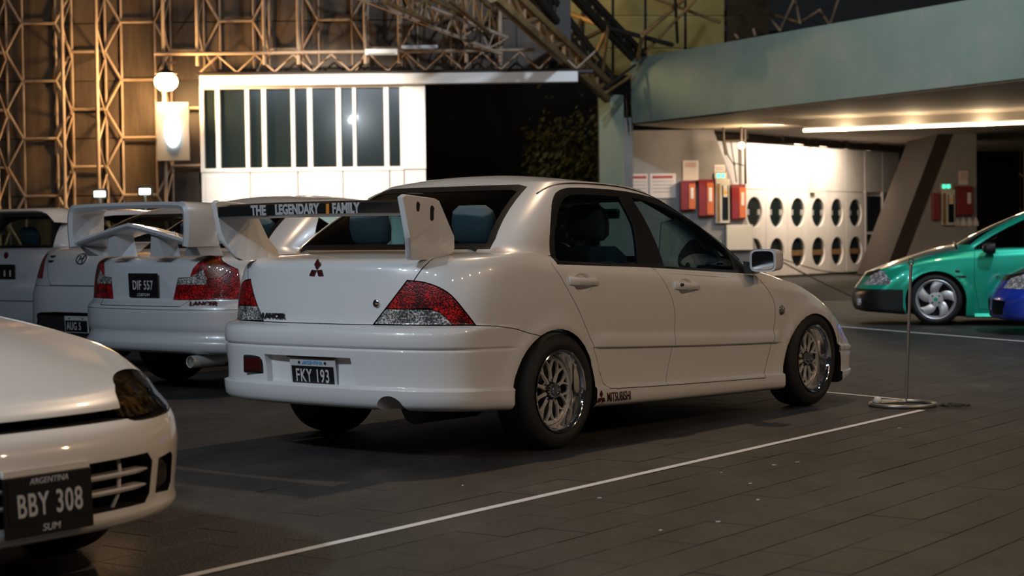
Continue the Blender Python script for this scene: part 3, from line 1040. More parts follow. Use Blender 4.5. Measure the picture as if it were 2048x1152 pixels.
class Body:
    def __init__(self, S, root, paint):
        self.S, self.root, self.paint = S, root, paint
        self.base = car_grid(S)
        self.rest = self.base.copy()
        me = self.base
        self.co = [v.co.copy() for v in me.vertices]
        self.no = [Vector(n.vector) for n in me.vertex_normals]
        self.tri = [tuple(p.vertices) for p in me.polygons]
        self.bvh = BVHTree.FromPolygons(self.co, self.tri)
    def near(self, p):
        q, n, i, d = self.bvh.find_nearest(p)
        a, b, c = self.tri[i]
        A, B, C = self.co[a], self.co[b], self.co[c]
        v0, v1, v2 = B - A, C - A, q - A
        d00, d01, d11, d20, d21 = v0.dot(v0), v0.dot(v1), v1.dot(v1), v2.dot(v0), v2.dot(v1)
        den = d00 * d11 - d01 * d01
        if abs(den) < 1e-14:
            return q, n, d
        y = (d11 * d20 - d01 * d21) / den
        z = (d00 * d21 - d01 * d20) / den
        return q, (self.no[a] * (1 - y - z) + self.no[b] * y + self.no[c] * z).normalized(), d
    def hit(self, p, d):
        """where a line enters the skin"""
        q, n, i, t = self.bvh.ray_cast(Vector(p), Vector(d).normalized())
        return q if q is not None else self.bvh.find_nearest(Vector(p) + Vector(d).normalized() * 1.3)[0]
    def cut(self, me):
        self.rest = boolean(self.rest, me, 'DIFFERENCE')
    def take(self, inner, outer=None):
        pc = boolean(self.rest, inner, 'INTERSECT')
        self.rest = boolean(self.rest, outer if outer is not None else inner, 'DIFFERENCE')
        return pc
    def panel(self, poly, lo, hi, axis='y', gap=0.005):
        return self.take(prism_me(poly, lo, hi, axis), prism_me(grow(poly, gap), lo, hi, axis))
    def shell(self, o0, o1):
        return boolean(inset_copy(self.base, o0), inset_copy(self.base, o1), 'DIFFERENCE')
    def finish(self, me, name, material, parent=None, inner='gap_dark', tol=0.0015, off=0.0):
        if len(me.polygons) == 0:
            return None
        near = [self.near(v.co) for v in me.vertices]
        mi, nrm = [], []
        for p in me.polygons:
            pn = p.normal
            ok = True
            for vi in p.vertices:
                if near[vi][2] > tol + off:
                    ok = False
                    break
            if ok:
                q, n, d = self.near(p.center)
                ok = n.dot(pn) > 0.6 and d < 0.006 + off
            mi.append(0 if ok else 1)
            for vi in p.vertices:
                if ok and near[vi][1].dot(pn) > 0.3:
                    nrm.append(near[vi][1])
                else:
                    nrm.append(pn.copy())
        me.materials.clear()
        me.polygons.foreach_set('material_index', mi)
        me.polygons.foreach_set('use_smooth', [True] * len(mi))
        me.normals_split_custom_set(nrm)
        return link(name, me, parent if parent is not None else self.root, [material, inner])

def make_wheel(root, c, side, Rt, rr, wd, style='mesh', dish=0.085, tyre_name='tyre'):
    """a wheel whose outer face looks to side (+1 left, -1 right); c = lip centre"""
    s = side
    c = Vector(c)
    mb = MB()
    sh = 0.006
    prof = [(rr - .012, -.012), (rr + .004, -.004), (rr + .018, sh), (Rt - .045, sh + .002), (Rt - .018, -.006), (Rt - .005, -.022), (Rt, -.045),
            (Rt, -wd + .045), (Rt - .005, -wd + .02), (Rt - .02, -wd + .005), (rr + .02, -wd), (rr - .012, -wd + .01)]
    mb.lathe([(r, h * s) for r, h in prof], 56, 'y', c, closed=False)
    for kk in range(3):   # tread grooves read as ribs
        y = -.05 - (wd - .1) * (kk + .5) / 3
        mb.lathe([(Rt + .0005, (y - .004) * s), (Rt + .002, (y - .003) * s), (Rt + .002, (y + .003) * s), (Rt + .0005, (y + .004) * s)], 56, 'y', c)
    t = mb.build(tyre_name, 'rubber', root, 40)
    mb = MB()
    mb.lathe([(r, h * s) for r, h in [(rr - .012, -.014), (rr - .004, -.001), (rr, .003), (rr - .004, .005), (rr - .010, .002), (rr - .016, -.006), (rr - .020, -dish * .35), (rr - .026, -dish * .7),
                                      (rr - .033, -dish), (rr - .034, -dish - .01), (rr - .034, -wd + .02), (rr - .012, -wd + .01)]], 56, 'y', c)
    mb.build('rim', 'chrome' if style == 'mesh' else 'alloy_light', t, 40)
    # brake disc and dark drum behind the spokes
    mb = MB()
    mb.lathe([(0.001, -dish - .05), (rr - .03, -dish - .05), (rr - .03, -dish - .06), (0.001, -dish - .06)] if s > 0 else [(0.001, dish + .05), (rr - .03, dish + .05), (rr - .03, dish + .06), (0.001, dish + .06)], 32, 'y', c)
    mb.build('brake_backplate', 'gap_dark', t, 40)
    ro = rr - .034
    if style == 'mesh':
        mb = MB()
        mb.lathe([(r, h * s) for r, h in [(ro, -dish + .004), (ro - .004, -dish + .007), (ro - .020, -dish + .006), (ro - .022, -dish - .002), (ro, -dish - .004)]], 56, 'y', c, closed=True)
        for k in range(40):
            a = 2 * math.pi * k / 40
            p = c + Vector((math.cos(a) * (ro - .011), (-dish + .006) * s, math.sin(a) * (ro - .011)))
            mb.tube(p, p + Vector((0, .004 * s, 0)), .0035, .002, 6)
        mb.build('spoke_ring', 'alloy', t, 30)
        def arm(a0, r0, a1, r1, w0, w1, y0, y1):
            rings = []
            for q in np.linspace(0, 1, 6):
                a = a0 + (a1 - a0) * (q ** 1.2)
                r = r0 + (r1 - r0) * q
                wv = w0 + (w1 - w0) * q
                y = y0 + (y1 - y0) * q
                rad = Vector((math.cos(a), 0, math.sin(a)))
                tan = Vector((-math.sin(a), 0, math.cos(a)))
                pc = c + rad * r + Vector((0, y * s, 0))
                rings.append([pc + tan * wv, pc + tan * wv * .45 + Vector((0, .010 * s, 0)), pc - tan * wv * .45 + Vector((0, .010 * s, 0)), pc - tan * wv, pc - Vector((0, .012 * s, 0))])
            return rings
        first = None
        for k in range(10):
            a = 2 * math.pi * (k + .5) / 10
            mb = MB()
            rm = ro * .56
            mb.loft(arm(a, .045, a, rm, .012, .009, -dish + .012, -dish + .006))
            for sg in (-1, 1):
                mb.loft(arm(a, rm - .004, a + sg * .24, ro - .010, .0075, .0065, -dish + .006, -dish))
            mb.build('spoke', 'alloy', t, 45)
        mb = MB()
        mb.lathe([(r, h * s) for r, h in [(.066, -dish - .01), (.066, -dish + .006), (.060, -dish + .012), (.042, -dish + .014), (.042, -dish + .008), (.001, -dish + .006)]], 36, 'y', c)
        for k in range(5):
            a = 2 * math.pi * k / 5 + .3
            p = c + Vector((math.cos(a) * .052, (-dish + .010) * s, math.sin(a) * .052))
            mb.tube(p, p + Vector((0, .014 * s, 0)), .0085, .007, 6)
        mb.build('hub', 'dark_badge', t, 40)
        mb = MB()
        mb.lathe([(r, h * s) for r, h in [(.034, -dish + .006), (.034, -dish + .050), (.031, -dish + .054), (.024, -dish + .054), (.023, -dish + .046), (.001, -dish + .045)]], 36, 'y', c)
        mb.build('centre_cap', 'chrome', t, 40)
    else:
        for k in range(5):
            a0 = 2 * math.pi * k / 5 + 1.35
            mb = MB()
            rings = []
            for q in np.linspace(0, 1, 7):
                r = .05 + (ro + .006 - .05) * q
                a = a0 + .42 * q ** 1.5
                wv = .032 + .016 * math.sin(q * 2.4) + .012 * q
                y = -.012 - .018 * (1 - q) + .012 * math.sin(q * 3.1)
                rad = Vector((math.cos(a), 0, math.sin(a)))
                tan = Vector((-math.sin(a), 0, math.cos(a)))
                pc = c + rad * r + Vector((0, y * s, 0))
                rings.append([pc + tan * wv, pc + tan * wv * .7 + Vector((0, .012 * s, 0)), pc - tan * wv * .9 + Vector((0, .004 * s, 0)), pc - tan * wv, pc - Vector((0, .03 * s, 0))])
            mb.loft(rings)
            mb.build('spoke', 'alloy_light', t, 50)
        mb = MB()
        mb.lathe([(r, h * s) for r, h in [(.085, -.05), (.085, -.018), (.078, -.010), (.03, -.006), (.001, -.006)]], 36, 'y', c)
        mb.build('hub', 'alloy_light', t, 40)
        for k in range(4):
            a = 2 * math.pi * k / 4 + .785
            p = c + Vector((math.cos(a) * .052, -.012 * s, math.sin(a) * .052))
            MB().tube(p, p + Vector((0, .008 * s, 0)), .012, .010, 10).build('wheel_nut', 'dark_badge', t, 40)
        MB().lathe([(.024, -.007 * s), (.022, -.002 * s), (.001, -.001 * s)], 24, 'y', c).build('centre_cap', 'paint_green', t, 40)
    return t

def plate(root, c, ex, ey, chars, scheme='dark', wid=0.294, hei=0.129, country='ARGENTINA', frame_text=None, part='number_plate', dx=0.0):
    """number plate centred on c, facing ex x ey"""
    ex, ey = Vector(ex).normalized(), Vector(ey).normalized()
    ez = ex.cross(ey)
    c = Vector(c)
    rot = Matrix((ex, ey, ez)).transposed()
    fh = hei + (0.030 if frame_text else 0.0)
    mb = MB()
    mb.box(c - ey * ((fh - hei) / 2), (wid + .014, fh + .010, .008), rot)
    p = mb.build(part, 'plate_silver' if scheme == 'silver' else 'plate_black', root, 0, bevel=.003)
    mb = MB()
    mb.box(c - ey * (.014 if scheme == 'silver' else 0) + ez * .005, (wid - .012, hei - (.034 if scheme == 'silver' else .004), .003), rot)
    mb.build('plate_field', 'plate_black', p, 0)
    if not chars:
        for k in range(3):
            MB().box(c + ex * (-.09 + .09 * k) - ey * .016 + ez * .0075, (.022, .06, .002), rot).build('plate_mark', 'plate_silver', p, 0)
    else:
        text('plate_number', chars, .090, 'plate_silver', p, c + ex * dx - ey * .016 + ez * .0075, ex, ey, .0012, .66, 0, .001, 1.12)
    if country:
        text('country_name', country, .024, 'plate_blue' if scheme == 'silver' else 'plate_silver', p, c + ey * (hei / 2 - .014) + ez * .0075, ex, ey, .001, 1.0, .25)
    for sg in (-1, 1):
        q = c + ex * (sg * .088) + ey * (hei / 2 - .014)
        MB().tube(q + ez * .004, q + ez * .009, .007, .006, 10).build('plate_screw', 'dark_badge', p, 40)
    if frame_text:
        text('frame_lettering', frame_text, .028, 'plate_silver', p, c - ey * (hei / 2 + .016) + ez * .006, ex, ey, .001, 1.15, .2)
    return p

def seat(root, x, y, z, h=0.62, name='seat'):
    """front or rear seat back with its headrest, leaning back"""
    mb = MB()
    rings = []
    for q, wv, tv in ((0, .24, .10), (.2, .25, .11), (.6, .25, .10), (.9, .22, .085), (1, .17, .05)):
        px = x - q * .16
        pz = z + q * h
        rings.append([(px + tv / 2 * a, y + wv * b, pz) for a, b in ((-1, -.8), (-1, .8), (-.3, 1), (.5, .95), (1, .6), (1, -.6), (.5, -.95), (-.3, -1))])
    mb.loft(rings)
    s = mb.build(name, 'seat_cloth', root, 60)
    mb = MB()
    rings = []
    for q, wv, tv in ((0, .09, .05), (.15, .125, .09), (.5, .135, .10), (.85, .12, .09), (1, .08, .05)):
        px = x - .17 - q * .03
        pz = z + h + .03 + q * .20
        rings.append([(px + tv / 2 * a, y + wv * b, pz) for a, b in ((-1, -.75), (-1, .75), (-.4, 1), (.4, 1), (1, .75), (1, -.75), (.4, -1), (-.4, -1))])
    mb.loft(rings)
    mb.build('headrest', 'seat_cloth', s, 70)
    for sg in (-1, 1):
        MB().tube((x - .165, y + sg * .06, z + h - .02), (x - .175, y + sg * .06, z + h + .06), .006).build('headrest_post', 'chrome', s)
    return s
# ------------------------------------------------------------------ the white sedan in the middle
def heading(az):
    return R(90 - az)

def arch_bulge(cx, cz, r0, amp):
    def fn(X, Z):
        r = np.sqrt((X - cx) ** 2 + (Z - cz) ** 2)
        return amp * np.exp(-((r - r0) / .035) ** 2)
    return fn

def white_sedan():
    root = thing('white_sedan', 'white sedan with big rear wing and deep-dish chrome wheels parked beside the white tape', 'car',
                 (-0.4175, 9.2183, 0), heading(38.3))
    v = np.array([0, .015, .04, .09, .128, .138, .144, .150, .158, .2, .27, .34, .385, .397, .402, .406, .410, .415, .424, .428, .434, .44, .455, .47, .49, .51,
                  .53, .545, .553, .557, .561, .566, .58, .62, .68, .74, .80, .85, .89, .92, .945, .965, .98, .99, 1.0])
    b1, b2 = arch_bulge(-.035, .27, .35, .014), arch_bulge(2.575, .225, .365, .014)
    mould = pch([(0, 0), (.422, 0), (.428, 1), (.47, .95), (.50, .6), (.54, 0), (1, 0)])
    skirt = pch([(0, 0), (.02, .8), (.05, 1), (.138, 1), (.15, 0), (1, 0)])
    groove = pch([(0, 0), (.395, 0), (.406, 1), (.417, 0), (1, 0)])
    lowb = pch([(0, 0), (.54, 0), (.566, 1), (1, 1)])
    def disp(X, Y, Z, vv):
        mk = smoothstep(.27, .33, X) * (1 - smoothstep(2.14, 2.2, X))
        bm_ = 1 - smoothstep(-.40, -.34, X)
        return mould(vv) * .018 * mk + skirt(vv) * .014 + .020 * smoothstep(2.86, 2.90, X) * (1 - smoothstep(.47, .50, np.full_like(X, vv))) - .010 * smoothstep(2.88, 2.92, X) * np.exp(-((vv - .40) / .012) ** 2) - groove(vv) * .010 * bm_ - lowb(vv) * .022 * (1 - smoothstep(-.75, -.25, X)) + b1(X, Z) + b2(X, Z)
    S = dict(
        v=v, er=2.7, ef=2.5,
        xr=pch([(0, -.905), (.015, -.925), (.04, -.938), (.138, -.950), (.150, -.934), (.27, -.936), (.397, -.946), (.406, -.936), (.415, -.947), (.47, -.952), (.51, -.948),
                (.545, -.925), (.557, -.892), (.566, -.884), (.68, -.876), (.85, -.862), (.945, -.850), (.98, -.832), (1.0, -.800)]),
        xf=pch([(0, 3.34), (.1, 3.40), (.3, 3.42), (.5, 3.42), (.6, 3.38), (.8, 3.33), (1.0, 3.22)]),
        Lr=pch([(0, .36), (.5, .38), (.6, .40), (1, .46)]),
        Lf=pch([(0, .44), (.5, .46), (.7, .55), (1, .70)]),
        W=pch([(-.95, .815), (-.6, .830), (-.1, .840), (1, .842), (2.3, .842), (2.75, .838), (3.0, .832), (3.45, .80)]),
        s=pch([(0, .945), (.04, .972), (.2, .970), (.42, .982), (.56, .993), (.72, 1.0), (.88, .988), (.95, .972), (1.0, .948)]),
        zb=pch([(-.95, .255), (-.43, .228), (.27, .182), (2.16, .130), (2.8, .118), (3.45, .14)]),
        zt=pch([(-.95, .958), (-.6, .962), (-.3, .960), (-.05, .935), (.4, .902), (.8, .876), (1.82, .814), (2.0, .806), (2.35, .768), (2.75, .655), (3.0, .60), (3.4, .55)]),
        disp=disp,
        gx=(-.43, 2.16), gL=(.30, .34), ge=3.2, gef=3.2,
        gW=pch([(-.45, .735), (-.1, .765), (.5, .785), (1.7, .785), (2.2, .78)]),
        gz=pch([(-.45, .985), (-.15, .985), (.05, .95), (.4, .915), (.8, .888), (1.82, .826), (2.2, .82)]),
        gc=pch([(-.45, .012), (0, 0), (1.6, 0), (1.9, .06), (2.2, .105)]),
        rx=(.17, 1.28), rL=(.26, .26), re=3.2,
        rW=pch([(.15, .555), (.6, .575), (1.3, .565)]),
        rz=pch([(.15, 1.338), (.4, 1.346), (.8, 1.336), (1.1, 1.312), (1.3, 1.280)]),
        crown=.046, gb=.022, hp=1.6)
    B = Body(S, root, 'paint_white')
    # wheel wells
    for cx, cz, rr in ((-.035, .262, .338), (2.575, .215, .352)):
        for sg in (-1, 1):
            pts = [(cx + rr * math.cos(a), cz + rr * math.sin(a)) for a in np.linspace(0, 2 * math.pi, 49)[:-1]]
            B.cut(prism_me(pts, sg * .50, sg * 1.1))
            # open the well downwards
            B.cut(prism_me([(cx - rr * .985, cz), (cx + rr * .985, cz), (cx + rr * .96, -.2), (cx - rr * .96, -.2)], sg * .50, sg * 1.1))
    # cabin hollow
    cab = prism_me([(-.55, 1.0), (-.25, .99), (-.08, .48), (1.75, .48), (1.95, .86), (2.3, .94), (2.3, 1.7), (-.55, 1.7)], -1.2, 1.2)
    inner = boolean(inset_copy(B.base, .032), cab, 'INTERSECT')
    B.cut(inner)
    dlo = curve([(.024, .918), (.012, .98), (.035, 1.05), (.10, 1.15), (.19, 1.24), (.30, 1.295), (.475, 1.312), (.93, 1.298), (1.28, 1.248), (1.57, 1.155), (1.80, 1.01), (1.93, .895)], 3) + [(1.985, .822), (1.90, .826), (.83, .886)]
    rwin = curve([(.056, .935), (.062, 1.0), (.10, 1.085), (.21, 1.20), (.335, 1.262), (.50, 1.275), (.83, 1.268)], 3) + [(.835, 1.11), (.765, .905)]
    fwin = [(1.00, 1.258)] + curve([(1.02, 1.262), (1.25, 1.205), (1.53, 1.11), (1.72, .972)], 3) + [(1.735, .866), (1.0, .892), (.93, 1.09)]
    fwin = [(.95, 1.262)] + curve([(1.02, 1.258), (1.25, 1.208), (1.53, 1.112), (1.73, .975)], 3) + [(1.75, .850), (1.02, .888)]
    bglass = [(-.655, 1.000), (.655, 1.000), (.64, 1.05), (.50, 1.315), (.44, 1.328), (-.44, 1.328), (-.50, 1.315), (-.64, 1.05)]
    wscreen = [(-.64, .90), (.64, .90), (.47, 1.278), (-.47, 1.278)]
    gsh = B.shell(.004, .009)
    tsh = B.shell(.001, .020)
    parts = []
    for sg in (-1, 1):
        lo, hi = sg * .50, sg * 1.1
        D = prism_me(dlo, lo, hi)
        B.cut(D)
        t = boolean(tsh, prism_me(grow(dlo, -.0015), lo, hi), 'INTERSECT')
        for wpoly in (rwin, fwin):
            t = boolean(t, prism_me(wpoly, lo, hi), 'DIFFERENCE')
        B.finish(t, 'window_surround', 'black_trim', tol=.003, inner='black_trim')
        for wpoly in (rwin, fwin):
            g = boolean(gsh, prism_me(grow(wpoly, -.0005), lo, hi), 'INTERSECT')
            B.finish(g, 'side_window', 'tint_glass', inner='tint_glass', tol=.011)
    for poly, lo, hi, nm in ((bglass, -.9, .6, 'rear_window'), (wscreen, 1.15, 2.7, 'windscreen')):
        B.cut(prism_me(poly, lo, hi, 'x'))
        g = boolean(gsh, prism_me(grow(poly, -.001), lo, hi, 'x'), 'INTERSECT')
        B.finish(g, nm, 'tint_glass' if nm == 'rear_window' else 'clear_glass', inner='tint_glass', tol=.011)
        rim = boolean(tsh, prism_me(grow(poly, -.0015), lo, hi, 'x'), 'INTERSECT')
        rim = boolean(rim, prism_me(grow(poly, -.028), lo - .1, hi + .1, 'x'), 'DIFFERENCE')
        B.finish(rim, nm + '_border', 'black_trim', inner='black_trim', tol=.003)
    # tail lamps
    lamp = curve([(-.185, .856), (-.114, .848), (-.045, .824), (.013, .786), (.07, .718), (.122, .650)], 3) + [(-.338, .656)]
    clear = [(-.345, .64), (-.36, .722)] + [(-.30, .724), (-.092, .722)] + curve([(-.092, .722), (-.035, .704), (.015, .652)], 3) + [(.013, .64)]
    for sg in (-1, 1):
        lp = B.take(diag_prism(lamp, sg, .72), diag_prism(grow(lamp, .006), sg, .72))
        low = boolean(lp, diag_prism(clear, sg, .6), 'INTERSECT')
        top = boolean(lp, diag_prism(grow(clear, .003), sg, .6), 'DIFFERENCE')
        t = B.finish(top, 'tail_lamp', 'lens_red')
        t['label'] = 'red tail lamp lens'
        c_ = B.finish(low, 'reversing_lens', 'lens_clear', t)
    # panels
    lid = [(-.428, .651), (.428, .651), (.50, .76), (.562, .862), (.602, .94), (.612, 1.2), (-.612, 1.2), (-.602, .94), (-.562, .862), (-.50, .76)]
    bumper = [(-1.2, .1), (-.12, .1), (-.12, .56), (-.237, .585), (-.34, .612), (-.488, .634), (-.674, .646), (-.80, .648), (-1.2, .648)]
    bp = B.panel(bumper, -1.2, 1.2, 'y', .004)
    lidm = B.panel(lid, -1.3, -.435, 'x', .005)
    rdoor = curve([(-.02, .915), (.06, .80), (.17, .66), (.283, .50), (.345, .375), (.385, .305)], 2) + [(.43, .272), (.52, .266), (.962, .248)] + curve([(.985, .33), (1.02, .46), (1.03, .60), (1.0, .72), (.905, .866)], 2) + [(.80, .96), (.0, .96)]
    fdoor = [(.968, .248), (2.005, .214)] + curve([(2.015, .235), (2.07, .36), (2.095, .46), (2.11, .60), (2.08, .69), (1.96, .806)], 2) + [(1.90, .92), (.95, .92)] + curve([(.911, .866), (1.006, .72), (1.036, .60), (1.026, .46), (.991, .33)], 2)
    doors = []
    for sg in (-1, 1):
        a = B.panel(rdoor, sg * .70, sg * 1.1, 'y', .004)
        b = B.panel(fdoor, sg * .70, sg * 1.1, 'y', .004)
        doors.append((sg, a, b))
    hood = [(2.12, .9), (2.30, .84), (2.75, .72), (3.15, .62), (3.36, .56), (3.6, .55), (3.6, 1.2), (2.0, 1.2)]
    fb = B.panel([(2.93, -.1), (2.93, .30), (2.90, .36), (2.89, .47), (3.05, .50), (3.6, .50), (3.6, -.1)], -1.2, 1.2, 'y', .004)
    hd = B.take(boolean(prism_me([(1.98, .80), (2.35, .74), (2.85, .62), (3.22, .54), (3.6, .54), (3.6, 1.2), (1.98, 1.2)], -.66, .66), prism_me([(-.66, 0), (.66, 0), (.66, 2), (-.66, 2)], 2.14, 3.6, 'x'), 'INTERSECT'))
    hlamp = [(-.30, .57), (-.18, .63), (-.02, .65), (.13, .60), (.16, .55), (.10, .49), (-.20, .49)]
    hl = []
    for sg in (-1, 1):
        # headlamp: corner of the nose
        n = Vector((.7071, sg * .7071, 0))
        e = Vector((-.7071, sg * .7071, 0))
        c0 = Vector((2.95, sg * .66, 0))
        mb = MB()
        k = len(hlamp)
        vs = [c0 + e * a + Vector((0, 0, b)) + n * h for h in (-.22, .8) for a, b in hlamp]
        mb.add(vs, [(i, (i + 1) % k, k + (i + 1) % k, k + i) for i in range(k)] + [tuple(range(k - 1, -1, -1)), tuple(range(k, 2 * k))])
        hl.append(B.take(mb.mesh()))
    # plate recess, exhaust notch, fog reflector in the bumper
    rec = [(.300, .494), (-.286, .494), (-.295, .44), (-.32, .362), (.285, .362), (.290, .44)]
    bp = boolean(bp, prism_me(rec, -1.2, -.888, 'x'), 'DIFFERENCE')
    bp = boolean(bp, prism_me([(-.50 + .073 * math.cos(a), .248 + .073 * math.sin(a)) for a in np.linspace(0, 2 * math.pi, 25)[:-1]], -1.2, -.55, 'x'), 'DIFFERENCE')
    bo = B.finish(bp, 'rear_bumper', 'paint_white', inner='paint_white')
    bo['label'] = 'white rear bumper with groove and lower skirt'
    lo_ = B.finish(lidm, 'boot_lid', 'paint_white')
    for sg, a, b in doors:
        for dm, nm, hx, hz in ((a, 'rear_door', .205, .828), (b, 'front_door', 1.165, .776)):
            # handle cup
            hy = B.hit((hx, sg * 2, hz), (0, -sg, 0)).y
            cup = MB()
            cup.lathe([(.0, -.06), (.06, -.045), (.085, -.012), (.090, .012), (.0, .03)], 24, 'y', (0, 0, 0))
            cm = cup.mesh()
            cm.transform(Matrix.Translation((hx, hy + sg * .004, hz - .004)) @ Matrix.Diagonal((1, sg * .62, .62, 1)))
            cm.flip_normals() if sg < 0 else None
            dd = boolean(dm, cm, 'DIFFERENCE')
            if len(dd.polygons) < 10:
                dd = dm
            do = B.finish(dd, nm, 'paint_white', inner='paint_white')
            mb = MB()
            rings = []
            for q in np.linspace(0, 1, 9):
                x = hx - .125 + .25 * q
                dz = .030 * (.5 - q) * .55
                out = .030 * math.sin(math.pi * min(max(q, .02), .98)) ** .5 + .002
                hgt = .023 - .007 * q
                y = B.hit((x, sg * 2, hz + dz), (0, -sg, 0)).y
                rings.append([(x, y + sg * (out * a), hz + dz + hgt * b_) for a, b_ in ((-.1, .8), (.7, .9), (1, .3), (1, -.3), (.7, -.9), (-.1, -.8))])
            mb.loft(rings)
            h = mb.build('door_handle', 'paint_white', do, 50)
            if nm == 'front_door':
                y = B.hit((hx - .085, sg * 2, hz + .005), (0, -sg, 0)).y
                MB().tube((hx - .085, y + sg * .020, hz + .010), (hx - .085, y + sg * .034, hz + .010), .009, .008, 12).build('key_lock', 'dark_badge', do, 40)
    B.finish(fb, 'front_bumper', 'paint_white')
    B.finish(hd, 'bonnet', 'paint_white')
    for q in hl:
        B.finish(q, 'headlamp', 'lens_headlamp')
    B.finish(B.rest, 'body_shell', 'paint_white')
    # -------- fittings
    for cx, nm in ((0, 1), (2.6, 0)):
        for sg in (-1, 1):
            make_wheel(root, (cx, sg * .835, .290), sg, .290, .2075, .21, 'mesh', .078)
    p = plate(root, (-.903, -.012, .411), (0, -1, 0), (-.10, 0, 1), 'FKY 193', 'silver')
    MB().box((-.908, 0, .489), (.034, .30, .010)).build('plate_lamp', 'black_trim', bo, 0, bevel=.003)
    rf = B.hit((-2, .386, .44), (1, 0, 0))
    MB().box(rf, (.022, .145, .090)).build('reflector_frame', 'black_trim', bo, 0, bevel=.008)
    MB().box(rf - Vector((.010, 0, 0)), (.012, .118, .066)).build('rear_reflector', 'reflector_red', bo, 0, bevel=.005)
    # exhaust box low in the notch
    MB().lathe([(.001, -.70), (.075, -.70), (.088, -.685), (.088, -.25), (.075, -.23), (.001, -.23)], 24, 'x', (0, -.47, .255)).build('exhaust_silencer', 'dark_badge', root, 40)
    # badges
    def rear_at(y, z, lift=.003):
        return B.hit((-2, y, z), (1, 0, 0)) - Vector((lift, 0, 0))
    def diamonds(parent, c, ex, ey, size, material, name='three_diamond_badge'):
        ex, ey = Vector(ex).normalized(), Vector(ey).normalized()
        ez = ex.cross(ey)
        mb = MB()
        for a in (90, 210, 330):
            d = ex * math.cos(R(a)) + ey * math.sin(R(a))
            t_ = ex * -math.sin(R(a)) + ey * math.cos(R(a))
            L_, W_ = size * .56, size * .185
            qs = [d * .02 * size, d * L_ * .5 + t_ * W_, d * L_, d * L_ * .5 - t_ * W_]
            if a != 90:
                pass
            mb.add([Vector(c) + q + ez * h for h in (-.004, .004) for q in qs], [(0, 1, 5, 4), (1, 2, 6, 5), (2, 3, 7, 6), (3, 0, 4, 7), (3, 2, 1, 0), (4, 5, 6, 7)])
        return mb.build(name, material, parent, 0)
    diamonds(lo_, rear_at(0.0, .908), (0, -1, 0), (.12, 0, 1), .098, 'red_badge')
    pl = rear_at(-.385, .750, 0)
    MB().lathe([(.001, -.010), (.014, -.010), (.020, -.006), (.021, .004)], 24, 'x', pl).build('boot_lock', 'chrome', lo_, 40)
    ta, tb = rear_at(.37, .680, 0), rear_at(.21, .680, 0)
    tc_ = rear_at(.290, .680, .006)
    text('badge_lettering', 'LANCER', .036, 'dark_badge', lo_, tc_, tb - ta, (.05, 0, 1), .004, 1.25, 0, .0012, 1.1)
    # three_diamond sign and lettering on the right sill
    for sg in (-1,):
        def sill(x, z):
            return B.hit((x, sg * 2, z), (0, -sg, 0)) + Vector((0, sg * .001, 0))
        c = sill(.332, .229)
        d = diamonds(root, c, (1, 0, -.028), (0, 0, 1), .070, 'red_badge', 'sill_emblem')
        text('sill_lettering', 'MITSUBISHI', .066, 'decal_red', root, sill(.505, .222) + Vector((0, sg * .001, 0)), (1, 0, -.028), (0, .06, 1), .001, .62, 0, .0006, 1.05)
    # round side repeater
    for sg in (-1, 1):
        q = B.hit((2.185, sg * 2, .604), (0, -sg, 0))
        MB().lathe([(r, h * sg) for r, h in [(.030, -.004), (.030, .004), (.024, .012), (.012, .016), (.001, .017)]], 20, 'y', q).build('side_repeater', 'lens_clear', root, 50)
    # door mirrors
    for sg in (-1, 1):
        c = Vector((1.885, sg * .925, .905))
        mb = MB()
        rings = []
        for dx, k in ((-.052, .96), (-.058, 1.0), (-.02, 1.0), (.03, .94), (.06, .78), (.078, .45)):
            ring = []
            for a in np.linspace(0, 2 * math.pi, 25)[:-1]:
                ca, sa = math.cos(a), math.sin(a)
                yy = .082 * math.copysign(abs(ca) ** .45, ca) * k
                zz = .066 * math.copysign(abs(sa) ** .45, sa) * k
                ring.append((c.x + dx + .10 * yy * sg, c.y + yy, c.z + zz))
            rings.append(ring)
        mb.loft(rings)
        mi = mb.build('door_mirror', 'paint_white', root, 50)
        mb = MB()
        ring = []
        for a in np.linspace(0, 2 * math.pi, 25)[:-1]:
            ca, sa = math.cos(a), math.sin(a)
            yy = .068 * math.copysign(abs(ca) ** .45, ca)
            zz = .053 * math.copysign(abs(sa) ** .45, sa)
            ring.append(((c.x - .060 + .10 * yy * sg), c.y + yy, c.z + zz))
        mb.loft([ring, [(x + .006, y, z) for x, y, z in ring]])
        mb.build('mirror_glass', 'chrome', mi, 0)
        mb = MB()
        mb.loft([[(1.85, sg * .79, .826), (1.99, sg * .79, .822), (1.97, sg * .78, .875), (1.85, sg * .78, .90)],
                 [(1.87, sg * .868, .845), (1.94, sg * .868, .845), (1.94, sg * .868, .885), (1.87, sg * .868, .89)]])
        mb.build('mirror_arm', 'black_trim', mi, 40)
    # waistline rubber
    # -------- rear wing
    prof = [(-.955, 1.250), (-.93, 1.262), (-.72, 1.245), (-.69, 1.235), (-.545, 1.005), (-.548, .985), (-.60, .955), (-.66, .955), (-.82, .955), (-.845, .968), (-.908, 1.06)]
